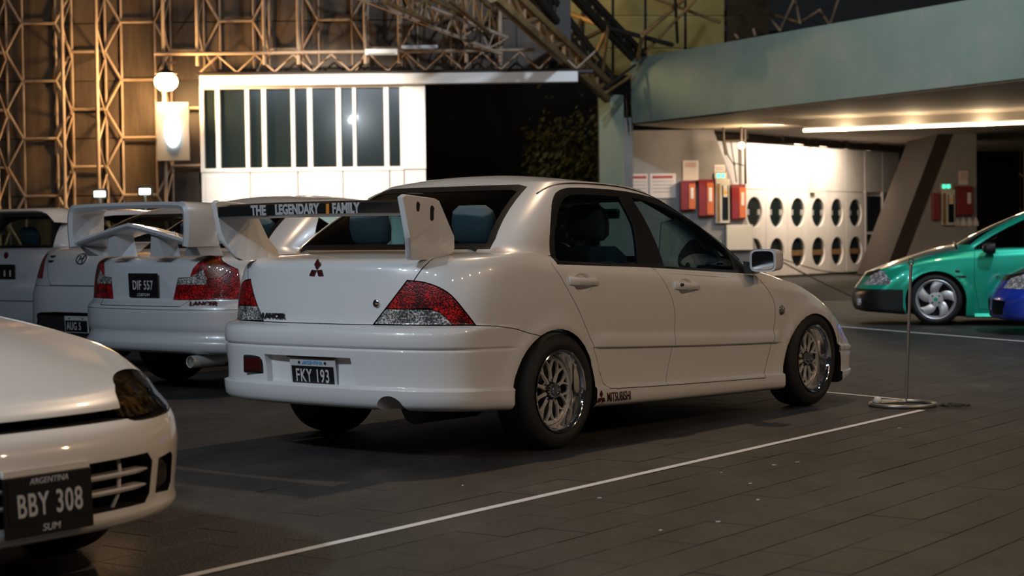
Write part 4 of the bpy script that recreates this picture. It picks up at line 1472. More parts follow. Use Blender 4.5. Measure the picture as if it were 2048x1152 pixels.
    for sg in (-1, 1):
        mb = MB()
        def plate_y(z, k):
            if z > 1.06:
                y = .632 + .010 * k
            else:
                y = .632 - (1.06 - z) / .105 * .058
            return y
        sec_out, sec_in = [], []
        pp = []
        for i in range(len(prof)):
            a, b = prof[i], prof[(i + 1) % len(prof)]
            nseg = 4
            for k in range(nseg):
                pp.append((a[0] + (b[0] - a[0]) * k / nseg, a[1] + (b[1] - a[1]) * k / nseg))
        th = .017
        rings = []
        cxp, czp = -.76, 1.10
        for off, kk in ((-th, .965), (-th * .7, .99), (0, 1.0), (th * .7, .99), (th, .965)):
            ring = []
            for x, z in pp:
                xx, zz = cxp + (x - cxp) * kk, czp + (z - czp) * kk if z > 1.0 else z
                ring.append((xx, sg * (plate_y(zz, 0) + off), zz))
            rings.append(ring)
        # faces filled as fans towards a spine of rows
        mb.loft(rings, caps=False)
        for r_, fl in ((rings[0], 1), (rings[-1], 0)):
            # cap: triangulate through bmesh fill by splitting at the kink height
            mb.add(r_, [tuple(range(len(r_)))])
        me = mb.mesh()
        bm = bmesh.new()
        bm.from_mesh(me)
        big = [f_ for f_ in bm.faces if len(f_.verts) > 6]
        bmesh.ops.triangulate(bm, faces=big)
        bmesh.ops.bisect_plane(bm, geom=bm.verts[:] + bm.edges[:] + bm.faces[:], plane_co=(0, 0, 1.06), plane_no=(0, 0, 1))
        for v_ in bm.verts:
            pass
        bmesh.ops.recalc_face_normals(bm, faces=bm.faces)
        bm.to_mesh(me)
        bm.free()
        e_ = link('wing_endplate', me, root, ['paint_white'])
        me.polygons.foreach_set('use_smooth', [True] * len(me.polygons))
        me.set_sharp_from_angle(angle=R(28))
        # slotted bolt holes on the outer face
        for bx, bz, hl_ in ((-.845, 1.212, .035), (-.745, 1.195, .060)):
            mb = MB()
            for zc, rr in ((0, .016), (-hl_ * .5, .010)):
                pass
            y0 = sg * (.632 + th)
            slot = [(bx + .011 * math.cos(a), bz + .016 * math.sin(a) - (hl_ - .02 if math.sin(a) < 0 else 0)) for a in np.linspace(0, 2 * math.pi, 17)[:-1]]
            mb.prism(slot, y0 - sg * .004, y0 + sg * .0015, 'y')
            mb.build('adjuster_slot', 'gap_dark', e_, 0)
            MB().tube((bx, y0 - sg * .002, bz), (bx, y0 + sg * .006, bz), .012, .010, 8).build('adjuster_bolt', 'dark_badge', e_, 40)
    mb = MB()
    foil = [(-.935, 1.225), (-.90, 1.236), (-.80, 1.232), (-.72, 1.205), (-.70, 1.190), (-.72, 1.178), (-.80, 1.166), (-.88, 1.160), (-.915, 1.163), (-.932, 1.175)]
    rings = []
    for y in np.linspace(-.618, .618, 15):
        dz = .006 * math.cos(y / .618 * 1.4)
        rings.append([(x, y, z + dz) for x, z in foil])
    mb.loft(rings)
    bl = mb.build('wing_blade', 'black_paint', root, 40)
    bl['label'] = 'black wing blade with grey lettering'
    def blade(y, z=1.197):
        return (-.9365, y, z + .006 * math.cos(y / .618 * 1.4))
    ex, ey = (0, -1, 0), (-.06, 0, 1)
    text('wing_lettering', 'THE', .066, 'decal_grey', bl, blade(.318), ex, ey, .0015, .86, 0, .003)
    text('wing_lettering', 'LEGENDARY', .066, 'decal_grey', bl, blade(.052), ex, ey, .0015, .80, 0, .003)
    text('wing_lettering', 'FAMILY', .066, 'decal_grey', bl, blade(-.275), ex, ey, .0015, .82, 0, .003)
    mb = MB()
    q = blade(-.157)
    mb.box(q, (.003, .020, .050))
    mb.build('wing_flash', 'decal_orange', bl, 0)
    # roof drip mouldings, from the boot edge of the glass over the doors to the mirror
    for sg in (-1, 1):
        pts = []
        for x, z in [(-.30, 1.07), (-.12, 1.185), (.03, 1.27), (.13, 1.322), (.24, 1.35), (.40, 1.352), (.65, 1.348), (.95, 1.333), (1.2, 1.303), (1.42, 1.25), (1.62, 1.17), (1.80, 1.06), (1.92, .965)]:
            q = B.near(Vector((x, sg * (.60 + max(0, 1.33 - z) * .5), z)))[0]
            pts.append(q)
        mb = MB()
        mb.path([tuple(q) for q in curve([tuple(p_) for p_ in pts[3:]], 3)], .0045, 6)
        mb.build('roof_moulding', 'black_trim', root, 60)
    # -------- cabin
    for y in (-.36, .36):
        seat(root, 1.08, y, .50, .50, 'front_seat')
        seat(root, .10, y, .52, .47, 'rear_seat_back')
    MB().box((-.22, 0, .995), (.30, 1.2, .02)).build('parcel_shelf', 'interior', root, 0)
    MB().box((.95, 0, .50), (1.8, 1.4, .04)).build('cabin_floor', 'interior', root, 0)
    mb = MB()
    mb.loft([[(1.60, y, .50), (1.95, y, .50), (2.05, y, .86), (1.70, y, .88), (1.60, y, .80)] for y in (-.66, .66)])
    mb.build('dashboard', 'interior', root, 30)
    mb = MB()
    cc = Vector((1.52, .36, .84))
    ax = Vector((.9, 0, -.35)).normalized()
    u_ = Vector((0, 1, 0))
    v_ = ax.cross(u_)
    mb.path([cc + u_ * .18 * math.cos(a) + v_ * .18 * math.sin(a) for a in np.linspace(0, 2 * math.pi, 33)[:-1]], .014, 8, True)
    for a in (0, math.pi, 4.7):
        mb.tube(cc, cc + u_ * .18 * math.cos(a) + v_ * .18 * math.sin(a), .016, .012, 6)
    mb.build('steering_wheel', 'black_trim', root, 50)
    MB().box((1.50, -.03, 1.185), (.03, .25, .06)).build('rear_view_mirror', 'chrome', root, 0, bevel=.012)
    return root, B
SED, SEDB = white_sedan()
# ------------------------------------------------------------------ the other cars
V_STD = np.array([0, .015, .04, .09, .15, .22, .30, .38, .44, .50, .54, .56, .575, .59, .62, .68, .74, .80, .85, .89, .92, .945, .965, .98, .99, 1.0])

def base_spec(wb=2.5, rear=-.95, front=.85, hw=.84, zb=.20, belt=.86, deck=.95, nose=.58, roof=1.335, gr=-.43, gf=None, rr=.15, rf=None, **kw):
    """car outline in metres from the rear axle: wb wheelbase, rear/front overhangs, glass and roof ends"""
    gf = wb - .45 if gf is None else gf
    rf = gf - .88 if rf is None else rf
    S = dict(v=V_STD, er=2.7, ef=2.5, ns=60,
             xr=pch([(0, rear + .03), (.04, rear + .005), (.3, rear), (.5, rear), (.54, rear + .012), (.575, rear + .05), (.7, rear + .055), (.9, rear + .075), (.98, rear + .10), (1, rear + .13)]),
             xf=pch([(0, wb + front - .07), (.1, wb + front - .01), (.4, wb + front), (.6, wb + front - .03), (1, wb + front - .14)]),
             Lr=pch([(0, .38), (1, .46)]), Lf=pch([(0, .52), (.6, .58), (1, .72)]),
             W=pch([(rear, hw - .03), (0, hw), (wb - .3, hw), (wb + .3, hw - .012), (wb + front, hw - .05)]),
             s=pch([(0, .95), (.04, .982), (.3, .99), (.7, 1.0), (.88, .988), (.95, .972), (1.0, .948)]),
             zb=pch([(rear, zb + .05), (0, zb), (wb, zb - .02), (wb + front, zb)]),
             zt=pch([(rear, deck - .01), (-.3, deck), (.0, belt + .05), (.5, belt + .02), (gf - .2, belt - .03), (wb, belt - .08), (wb + front * .5, (belt - .08 + nose) / 2), (wb + front, nose)]),
             gx=(gr, gf + .05), gL=(.30, .34), ge=3.2, gef=3.2,
             gW=pch([(gr, hw - .105), (gr + .5, hw - .065), (gf, hw - .06)]),
             gz=pch([(gr, deck + .03), (gr + .3, deck + .02), (.2, belt + .055), (.8, belt + .03), (gf, belt + .0)]),
             gc=pch([(gr, .012), (.2, 0), (gf - .3, 0), (gf + .1, .09)]),
             rx=(rr, rf), rL=(.26, .26), re=3.2,
             rW=pch([(rr, .555), ((rr + rf) / 2, .575), (rf, .56)]),
             rz=pch([(rr, roof), ((rr + rf) / 2, roof + .008), (rf, roof - .045)]), crown=.046, gb=.022, hp=1.6)
    S.update(kw)
    return S

def std_cuts(B, wb, rt, arch=.33, az=.27, well=True, dlo=None, rearw=None, front_w=None, glass='tint_glass', cabin=None):
    for cx in (0, wb):
        for sg in (-1, 1):
            pts = [(cx + arch * math.cos(a), az + arch * math.sin(a)) for a in np.linspace(0, 2 * math.pi, 41)[:-1]]
            B.cut(prism_me(pts, sg * .50, sg * 1.1))
            B.cut(prism_me([(cx - arch * .98, az), (cx + arch * .98, az), (cx + arch * .95, -.2), (cx - arch * .95, -.2)], sg * .50, sg * 1.1))
    inner = boolean(inset_copy(B.base, .032), prism_me(cabin, -1.2, 1.2), 'INTERSECT')
    B.cut(inner)
    gsh = B.shell(.004, .009)
    tsh = B.shell(.001, .020)
    for sg in (-1, 1):
        lo, hi = sg * .50, sg * 1.1
        B.cut(prism_me(dlo, lo, hi))
        g = boolean(gsh, prism_me(grow(dlo, -.001), lo, hi), 'INTERSECT')
        B.finish(g, 'side_window', glass, inner=glass, tol=.011)
    for poly, lo, hi, nm in ((rearw[0], rearw[1], rearw[2], 'rear_window'), (front_w[0], front_w[1], front_w[2], 'windscreen')):
        B.cut(prism_me(poly, lo, hi, 'x'))
        g = boolean(gsh, prism_me(grow(poly, -.001), lo, hi, 'x'), 'INTERSECT')
        B.finish(g, nm, glass, inner=glass, tol=.011)
        rim = boolean(tsh, prism_me(grow(poly, -.0015), lo, hi, 'x'), 'INTERSECT')
        rim = boolean(rim, prism_me(grow(poly, -.03), lo - .1, hi + .1, 'x'), 'DIFFERENCE')
        B.finish(rim, nm + '_border', 'black_trim', inner='black_trim', tol=.003)

def mirror(root, c, sg, paint):
    c = Vector(c)
    rings = []
    for dx, k in ((-.052, .96), (-.058, 1.0), (-.02, 1.0), (.03, .94), (.06, .78), (.078, .45)):
        rings.append([(c.x + dx, c.y + .085 * math.copysign(abs(math.cos(a)) ** .5, math.cos(a)) * k, c.z + .060 * math.copysign(abs(math.sin(a)) ** .5, math.sin(a)) * k) for a in np.linspace(0, 2 * math.pi, 21)[:-1]])
    m_ = MB().loft(rings).build('door_mirror', paint, root, 50)
    MB().box(c + Vector((-.060, 0, 0)), (.006, .135, .085)).build('mirror_glass', 'chrome', m_, 0)
    MB().box(c + Vector((0, -sg * .10, -.03)), (.07, .10, .03)).build('mirror_arm', 'black_trim', m_, 0, bevel=.006)

def cabin_kit(root, seats, floor_z=.5, dash=None):
    for x, y in seats:
        seat(root, x, y, floor_z, .48, 'seat')
    if dash:
        MB().loft([[(dash - .25, y, floor_z), (dash + .1, y, floor_z), (dash + .2, y, .84), (dash - .15, y, .86)] for y in (-.64, .64)]).build('dashboard', 'interior', root, 30)

def trio(B, root, rearx=None):
    pass

# ---- silver-white sedan with a double-deck wing, behind the white sedan
def silver_sedan():
    root = thing('silver_sedan', 'silver white older sedan with double-deck hoop wing and a custom plate frame', 'car', (-2.019, 12.902, 0), heading(38.3))
    S = base_spec(2.51, -.955, .86, .842, .24, .87, .945, .58, 1.335, -.45, None, .16)
    S['xr'] = pch([(0, -.90), (.03, -.945), (.12, -.965), (.15, -.945), (.22, -.93), (.26, -.945), (.44, -.955), (.50, -.945), (.535, -.915), (.56, -.900), (.68, -.895), (.85, -.885), (.95, -.870), (.98, -.85), (1, -.82)])
    S['v'] = np.array([0, .015, .03, .06, .09, .12, .135, .15, .18, .22, .24, .26, .30, .36, .42, .44, .47, .50, .52, .535, .55, .56, .6, .65, .7, .75, .8, .85, .89, .92, .95, .965, .98, .99, 1.0])
    B = Body(S, root, 'paint_silverwhite')
    dlo = curve([(.02, .93), (.02, 1.0), (.12, 1.15), (.28, 1.28), (.5, 1.305), (.95, 1.30), (1.15, 1.25), (1.5, 1.13), (1.78, .95)], 2) + [(1.80, .885), (.8, .905)]
    std_cuts(B, 2.51, .29, .33, .27, True, dlo, ([(-.64, 1.0), (.64, 1.0), (.50, 1.31), (-.50, 1.31)], -.9, .6), ([(-.64, .92), (.64, .92), (.47, 1.27), (-.47, 1.27)], .9, 2.6), 'tint_glass',
             [(-.55, 1.0), (-.25, .99), (-.08, .48), (1.6, .48), (1.8, .86), (2.2, .95), (2.2, 1.7), (-.55, 1.7)])
    # lamps: hexagonal outer clusters, wide on the corner
    s0 = lambda x, y: (x - abs(y)) * .7071 + abs(y) * 1.4142 * 0
    outer = [(-.40, .652), (-.40, .785), (-.33, .86), (-.225, .955), (-.13, .94), (.02, .83), (.055, .77), (.03, .655)]
    for sg in (-1, 1):
        pz = [(sg * .32, .655), (sg * .355, .80), (sg * .355 + sg * .10, .805), (sg * .47, .86), (sg * .535, .952), (sg * .60, .945), (sg * .74, .86), (sg * .95, .80), (sg * .95, .66)]
        lp = B.panel(pz, -1.3, -.68, 'x', .004)
        amber = boolean(lp, prism_me([(sg * .585, .80), (sg * .66, .80), (sg * .72, .86), (sg * .60, .93), (sg * .545, .93)], -1.3, -.5, 'x'), 'INTERSECT')
        lp2 = boolean(lp, prism_me([(sg * .585, .797), (sg * .663, .797), (sg * .724, .86), (sg * .60, .933), (sg * .542, .933)], -1.3, -.5, 'x'), 'DIFFERENCE')
        cl = [(sg * .34, .757), (sg * .36, .805), (sg * .46, .81), (sg * .545, .86), (sg * .58, .795), (sg * .575, .757)]
        clear = boolean(lp2, prism_me(cl, -1.3, -.5, 'x'), 'INTERSECT')
        red = boolean(lp2, prism_me(grow(cl, .002), -1.3, -.5, 'x'), 'DIFFERENCE')
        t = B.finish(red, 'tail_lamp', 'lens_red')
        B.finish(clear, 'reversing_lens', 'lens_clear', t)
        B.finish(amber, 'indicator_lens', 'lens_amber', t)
    lid = [(-.42, .612), (.42, .612), (.46, .655), (.33, .66), (.36, .805), (.47, .81), (.54, .95), (.58, 1.2), (-.58, 1.2), (-.54, .95), (-.47, .81), (-.36, .805), (-.33, .66), (-.46, .655)]
    lidm = B.panel(lid, -1.3, -.45, 'x', .005)
    lidm = boolean(lidm, prism_me([(-.34, .662), (.34, .662), (.37, .825), (-.37, .825)], -1.3, -.885, 'x'), 'DIFFERENCE')
    bm_ = B.panel([(-1.2, .1), (-.15, .1), (-.15, .55), (-.30, .58), (-.5, .585), (-1.2, .585)], -1.2, 1.2, 'y', .004)
    lo_ = B.finish(lidm, 'boot_lid', 'paint_silverwhite', inner='paint_silverwhite')
    B.finish(bm_, 'rear_bumper', 'paint_silverwhite')
    for sg in (-1, 1):
        d1 = B.panel([(.02, .92), (.30, .50), (.38, .30), (.92, .28), (.95, .60), (.85, .93)], sg * .70, sg * 1.1, 'y', .004)
        d2 = B.panel([(.955, .60), (.925, .28), (1.90, .26), (1.98, .55), (1.88, .86), (1.75, .93), (.86, .93)], sg * .70, sg * 1.1, 'y', .004)
        for d, nm, hx in ((d1, 'rear_door', .20), (d2, 'front_door', 1.10)):
            o = B.finish(d, nm, 'paint_silverwhite')
            y = B.hit((hx, sg * 2, .80), (0, -sg, 0)).y
            MB().box((hx, y + sg * .012, .80), (.20, .03, .035)).build('door_handle', 'paint_silverwhite', o, 0, bevel=.010)
        mirror(root, (1.80, sg * .93, .93), sg, 'paint_silverwhite')
    B.finish(B.rest, 'body_shell', 'paint_silverwhite')
    for cx in (0, 2.51):
        for sg in (-1, 1):
            make_wheel(root, (cx, sg * .80, .295), sg, .295, .20, .20, 'mesh', .05)
    plate(root, (-.905, -.03, .765), (0, -1, 0), (-.05, 0, 1), 'DIF 557', 'dark', frame_text='CUSTOM', country=None)
    a_, b_ = B.hit((-2, -.52, .63), (1, 0, 0)), B.hit((-2, -.66, .63), (1, 0, 0))
    text('badge_lettering', 'LANCER', .042, 'red_badge', root, B.hit((-2, -.585, .628), (1, 0, 0)) - Vector((.009, 0, 0)), b_ - a_, (0, 0, 1), .004, 1.3, .15, .0016)
    # exhaust tip
    MB().lathe([(.036, -.90), (.040, -.905), (.042, -.89), (.040, -.60), (.032, -.60), (.032, -.89)], 24, 'x', (0, -.50, .235)).build('exhaust_tip', 'alloy', root, 40)
    # wing: upper hoop, lower bowed deck, two struts
    mb = MB()
    hoop = []
    def hp(y, z, wx_, th, dirv):
        return y, z
    path = [(.60, 1.02), (.615, 1.12), (.612, 1.24), (.585, 1.285), (.50, 1.297), (.25, 1.302), (0, 1.303), (-.25, 1.302), (-.50, 1.297), (-.585, 1.285), (-.612, 1.24), (-.615, 1.12), (-.60, 1.02)]
    pp = curve(path, 3)
    rings = []
    for i, (y, z) in enumerate(pp):
        a = Vector(pp[max(i - 1, 0)])
        b = Vector(pp[min(i + 1, len(pp) - 1)])
        tn = (b - a).normalized()
        nn = Vector((-tn.y, tn.x))
        up_ = abs(y) < .55
        hw_ = .022 if up_ else .030
        x0, x1 = (-1.02, -.80) if up_ else (-1.02, -.74)
        rings.append([(x0, y + nn.x * hw_, z + nn.y * hw_), (x0 - .015, y, z), (x0, y - nn.x * hw_, z - nn.y * hw_), (x1, y - nn.x * hw_ * .7, z - nn.y * hw_ * .7), (x1 + .02, y, z), (x1, y + nn.x * hw_ * .7, z + nn.y * hw_ * .7)])
    mb.loft(rings)
    mb.build('wing_hoop', 'paint_silverwhite', root, 50)
    mb = MB()
    rings = []
    for y in np.linspace(-.60, .60, 21):
        z = 1.165 - .12 * (abs(y) / .60) ** 1.1
        rings.append([(-1.0, y, z + .018), (-1.015, y, z), (-1.0, y, z - .02), (-.78, y, z - .045), (-.74, y, z - .03), (-.78, y, z - .01)])
    mb.loft(rings)
    mb.build('wing_deck', 'paint_silverwhite', root, 50)
    for sg in (-1, 1):
        MB().loft([[(-.98, sg * .585, 1.05), (-.76, sg * .585, 1.05), (-.74, sg * .62, 1.05), (-.96, sg * .625, 1.05)], [(-.90, sg * .45, .955), (-.68, sg * .45, .955), (-.68, sg * .60, .955), (-.88, sg * .60, .955)]]).build('wing_foot', 'paint_silverwhite', root, 40)
        MB().loft([[(-.94, sg * .15, .95), (-.80, sg * .15, .95), (-.80, sg * .30, .95), (-.94, sg * .30, .95)], [(-.97, sg * .20, 1.12), (-.80, sg * .20, 1.12), (-.80, sg * .25, 1.12), (-.97, sg * .25, 1.12)]]).build('wing_strut', 'paint_silverwhite', root, 40)
    cabin_kit(root, [(1.0, -.36), (1.0, .36), (.1, -.36), (.1, .36)], .5, 1.75)
    return root
silver_sedan()

# ---- white coupe with an oval badge, further along the row
def white_coupe():
    root = thing('white_coupe', 'white rounded coupe with oval boot badge and plate low in a black bumper mouth', 'car', (-3.042, 15.208, 0), heading(38.3))
    S = base_spec(2.40, -.96, .85, .83, .22, .86, 1.0, .58, 1.32, -.40, None, .20)
    S['xr'] = pch([(0, -.90), (.04, -.955), (.3, -.975), (.5, -.97), (.56, -.955), (.62, -.94), (.8, -.90), (.92, -.86), (.98, -.82), (1, -.78)])
    S['er'] = 2.6
    B = Body(S, root, 'paint_silverwhite')
    dlo = curve([(.05, .95), (.06, 1.02), (.18, 1.16), (.34, 1.27), (.6, 1.295), (.95, 1.285), (1.15, 1.23), (1.45, 1.10), (1.66, .95)], 2) + [(1.68, .89), (.8, .915)]
    std_cuts(B, 2.40, .29, .33, .27, True, dlo, ([(-.60, 1.05), (.60, 1.05), (.48, 1.29), (-.48, 1.29)], -.9, .6), ([(-.62, .92), (.62, .92), (.47, 1.255), (-.47, 1.255)], .85, 2.5), 'tint_glass',
             [(-.5, 1.05), (-.2, 1.04), (-.05, .48), (1.5, .48), (1.7, .86), (2.1, .95), (2.1, 1.7), (-.5, 1.7)])
    for sg in (-1, 1):
        lamp = [(-.29, .755), (-.25, .84), (-.16, .96), (-.06, .94), (.03, .85), (.06, .755)]
        lp = B.take(diag_prism(lamp, sg, .72), diag_prism(grow(lamp, .004), sg, .72))
        t = B.finish(lp, 'tail_lamp', 'lens_red')
        t['label'] = 'dark red teardrop tail lamp'
    lidm = B.panel([(-.30, .70), (.30, .70), (.36, .76), (.44, .87), (.52, 1.0), (.54, 1.3), (-.54, 1.3), (-.52, 1.0), (-.44, .87), (-.36, .76)], -1.3, -.42, 'x', .005)
    lo_ = B.finish(lidm, 'boot_lid', 'paint_silverwhite')
    bm_ = B.panel([(-1.2, .1), (-.15, .1), (-.15, .55), (-.35, .66), (-.55, .69), (-1.2, .69)], -1.2, 1.2, 'y', .004)
    bm_ = boolean(bm_, prism_me(curve([(-.42, .47), (.42, .47), (.50, .40), (.48, .28), (-.48, .28), (-.50, .40)], 3, True), -1.2, -.90, 'x'), 'DIFFERENCE')
    bo = B.finish(bm_, 'rear_bumper', 'paint_silverwhite')
    for sg in (-1, 1):
        d = B.panel([(.36, .92), (.50, .45), (.55, .28), (1.78, .26), (1.86, .55), (1.76, .86), (1.6, .92)], sg * .70, sg * 1.1, 'y', .004)
        o = B.finish(d, 'door', 'paint_silverwhite')
        y = B.hit((.62, sg * 2, .78), (0, -sg, 0)).y
        MB().box((.62, y + sg * .012, .78), (.18, .03, .035)).build('door_handle', 'paint_silverwhite', o, 0, bevel=.010)
        mirror(root, (1.62, sg * .92, .92), sg, 'paint_silverwhite')
    B.finish(B.rest, 'body_shell', 'paint_silverwhite')
    for cx in (0, 2.40):
        for sg in (-1, 1):
            make_wheel(root, (cx, sg * .79, .29), sg, .29, .19, .19, 'five', .04)
    plate(root, (-.925, -.03, .375), (0, -1, 0), (-.05, 0, 1), 'AUG 5', 'silver', country=None, dx=-.03)
    c = B.hit((-2, -.045, .915), (1, 0, 0)) - Vector((.006, 0, 0))
    mb = MB()
    mb.path([c + Vector((-.14 * -.0 + .06 * math.sin(a) * .3, .062 * math.cos(a), .042 * math.sin(a))) for a in np.linspace(0, 2 * math.pi, 25)[:-1]], .007, 6, True)
    for y0, y1 in ((.030, .012), (-.012, -.030)):
        mb.tube(c + Vector((-.010, y0, -.028)), c + Vector((.010, y1, .028)), .007, .007, 6)
    mb.tube(c + Vector((-.002, .022, -.006)), c + Vector((.002, -.022, .006)), .007, .007, 6)
    mb.build('oval_badge', 'chrome', lo_, 50)
    for z_ in (.935, .895):
        q = B.hit((-2, .38, z_), (1, 0, 0))
        MB().box(q, (.014, .07, .020)).build('model_badge', 'dark_badge', lo_, 0)
    cabin_kit(root, [(1.0, -.36), (1.0, .36)], .5, 1.6)
    return root
white_coupe()

# ---- white hatchback with a roof spoiler at the end of the row
def white_hatch():
    root = thing('white_hatchback', 'white hatchback with roof spoiler and plate set in its tailgate', 'car', (-4.496, 17.487, 0), heading(38.3))
    S = base_spec(2.45, -.66, .80, .83, .22, .88, .97, .60, 1.36, -.55, None, -.25)
    S['xr'] = pch([(0, -.62), (.04, -.66), (.3, -.68), (.5, -.68), (.56, -.66), (.65, -.645), (.8, -.63), (.95, -.61), (1, -.59)])
    S['rx'] = (-.33, 1.15)
    S['rW'] = pch([(-.4, .56), (.4, .58), (1.2, .56)])
    S['rz'] = pch([(-.4, 1.33), (.4, 1.36), (1.15, 1.31)])
    S['gx'] = (-.60, 2.05)
    S['er'] = 3.2
    B = Body(S, root, 'paint_silverwhite')
    dlo = curve([(-.25, .98), (-.20, 1.18), (-.05, 1.29), (.5, 1.32), (.95, 1.30), (1.2, 1.24), (1.5, 1.10), (1.72, .95)], 2) + [(1.74, .90), (.8, .93)]
    std_cuts(B, 2.45, .29, .33, .27, True, dlo, ([(-.60, 1.0), (.60, 1.0), (.50, 1.31), (-.50, 1.31)], -.9, -.2), ([(-.62, .93), (.62, .93), (.47, 1.29), (-.47, 1.29)], .9, 2.5), 'tint_glass',
             [(-.7, 1.0), (-.45, .98), (-.35, .48), (1.5, .48), (1.75, .87), (2.15, .95), (2.15, 1.7), (-.7, 1.7)])
    for sg in (-1, 1):
        lp = B.panel([(sg * .58, .70), (sg * .95, .70), (sg * .95, .95), (sg * .62, .95)], -1.0, -.40, 'x', .004)
        B.finish(lp, 'tail_lamp', 'lens_red')
    gate = B.panel([(-.55, .50), (.55, .50), (.565, .99), (-.565, .99)], -1.0, -.45, 'x', .005)
    gate = boolean(gate, prism_me(curve([(-.30, .69), (.30, .69), (.31, .86), (-.31, .86)], 2, True), -1.0, -.665 + .03, 'x'), 'DIFFERENCE')
    lo_ = B.finish(gate, 'tailgate', 'paint_silverwhite', inner='paint_silverwhite')
    bm_ = B.panel([(-1.2, .1), (-.25, .1), (-.25, .45), (-.4, .49), (-1.2, .49)], -1.2, 1.2, 'y', .004)
    B.finish(bm_, 'rear_bumper', 'paint_silverwhite')
    for sg in (-1, 1):
        d = B.panel([(.45, .94), (.48, .45), (.55, .28), (1.78, .26), (1.86, .55), (1.80, .88), (1.6, .94)], sg * .70, sg * 1.1, 'y', .004)
        o = B.finish(d, 'door', 'paint_silverwhite')
        y = B.hit((.66, sg * 2, .80), (0, -sg, 0)).y
        MB().box((.66, y + sg * .012, .80), (.18, .03, .035)).build('door_handle', 'paint_silverwhite', o, 0, bevel=.010)
        mirror(root, (1.68, sg * .92, .94), sg, 'paint_silverwhite')
    B.finish(B.rest, 'body_shell', 'paint_silverwhite')
    for cx in (0, 2.45):
        for sg in (-1, 1):
            make_wheel(root, (cx, sg * .79, .29), sg, .29, .19, .19, 'five', .04)
    plate(root, (-.650, .0, .775), (0, -1, 0), (0, 0, 1), '', 'dark', country=None)
    q = B.hit((-2, .03, .93), (1, 0, 0))
    MB().lathe([(.001, -.012), (.03, -.010), (.036, 0)], 20, 'x', q).build('tailgate_badge', 'red_badge', lo_, 50)
    mb = MB()
    rings = []
    for y in np.linspace(-.62, .62, 17):
        k = 1 - (abs(y) / .62) ** 6
        x0 = -.58 + .05 * (abs(y) / .62) ** 2
        dz = -.10 * (abs(y) / .62) ** 8
        rings.append([(x0, y, 1.375 + dz), (x0 - .012, y, 1.36 + dz), (x0, y, 1.345 + dz), (-.33, y, 1.335 + dz), (-.22, y, 1.352 + dz), (-.33, y, 1.39 + dz * .6)])
    mb.loft(rings)
    mb.build('roof_spoiler', 'paint_cream', root, 50)
    MB().tube((-.66, .30, 1.0), (-.60, -.10, 1.03), .010, .008, 6).build('rear_wiper', 'black_trim', root, 50)
    cabin_kit(root, [(1.0, -.36), (1.0, .36), (.1, -.36), (.1, .36)], .5, 1.65)
    return root
white_hatch()

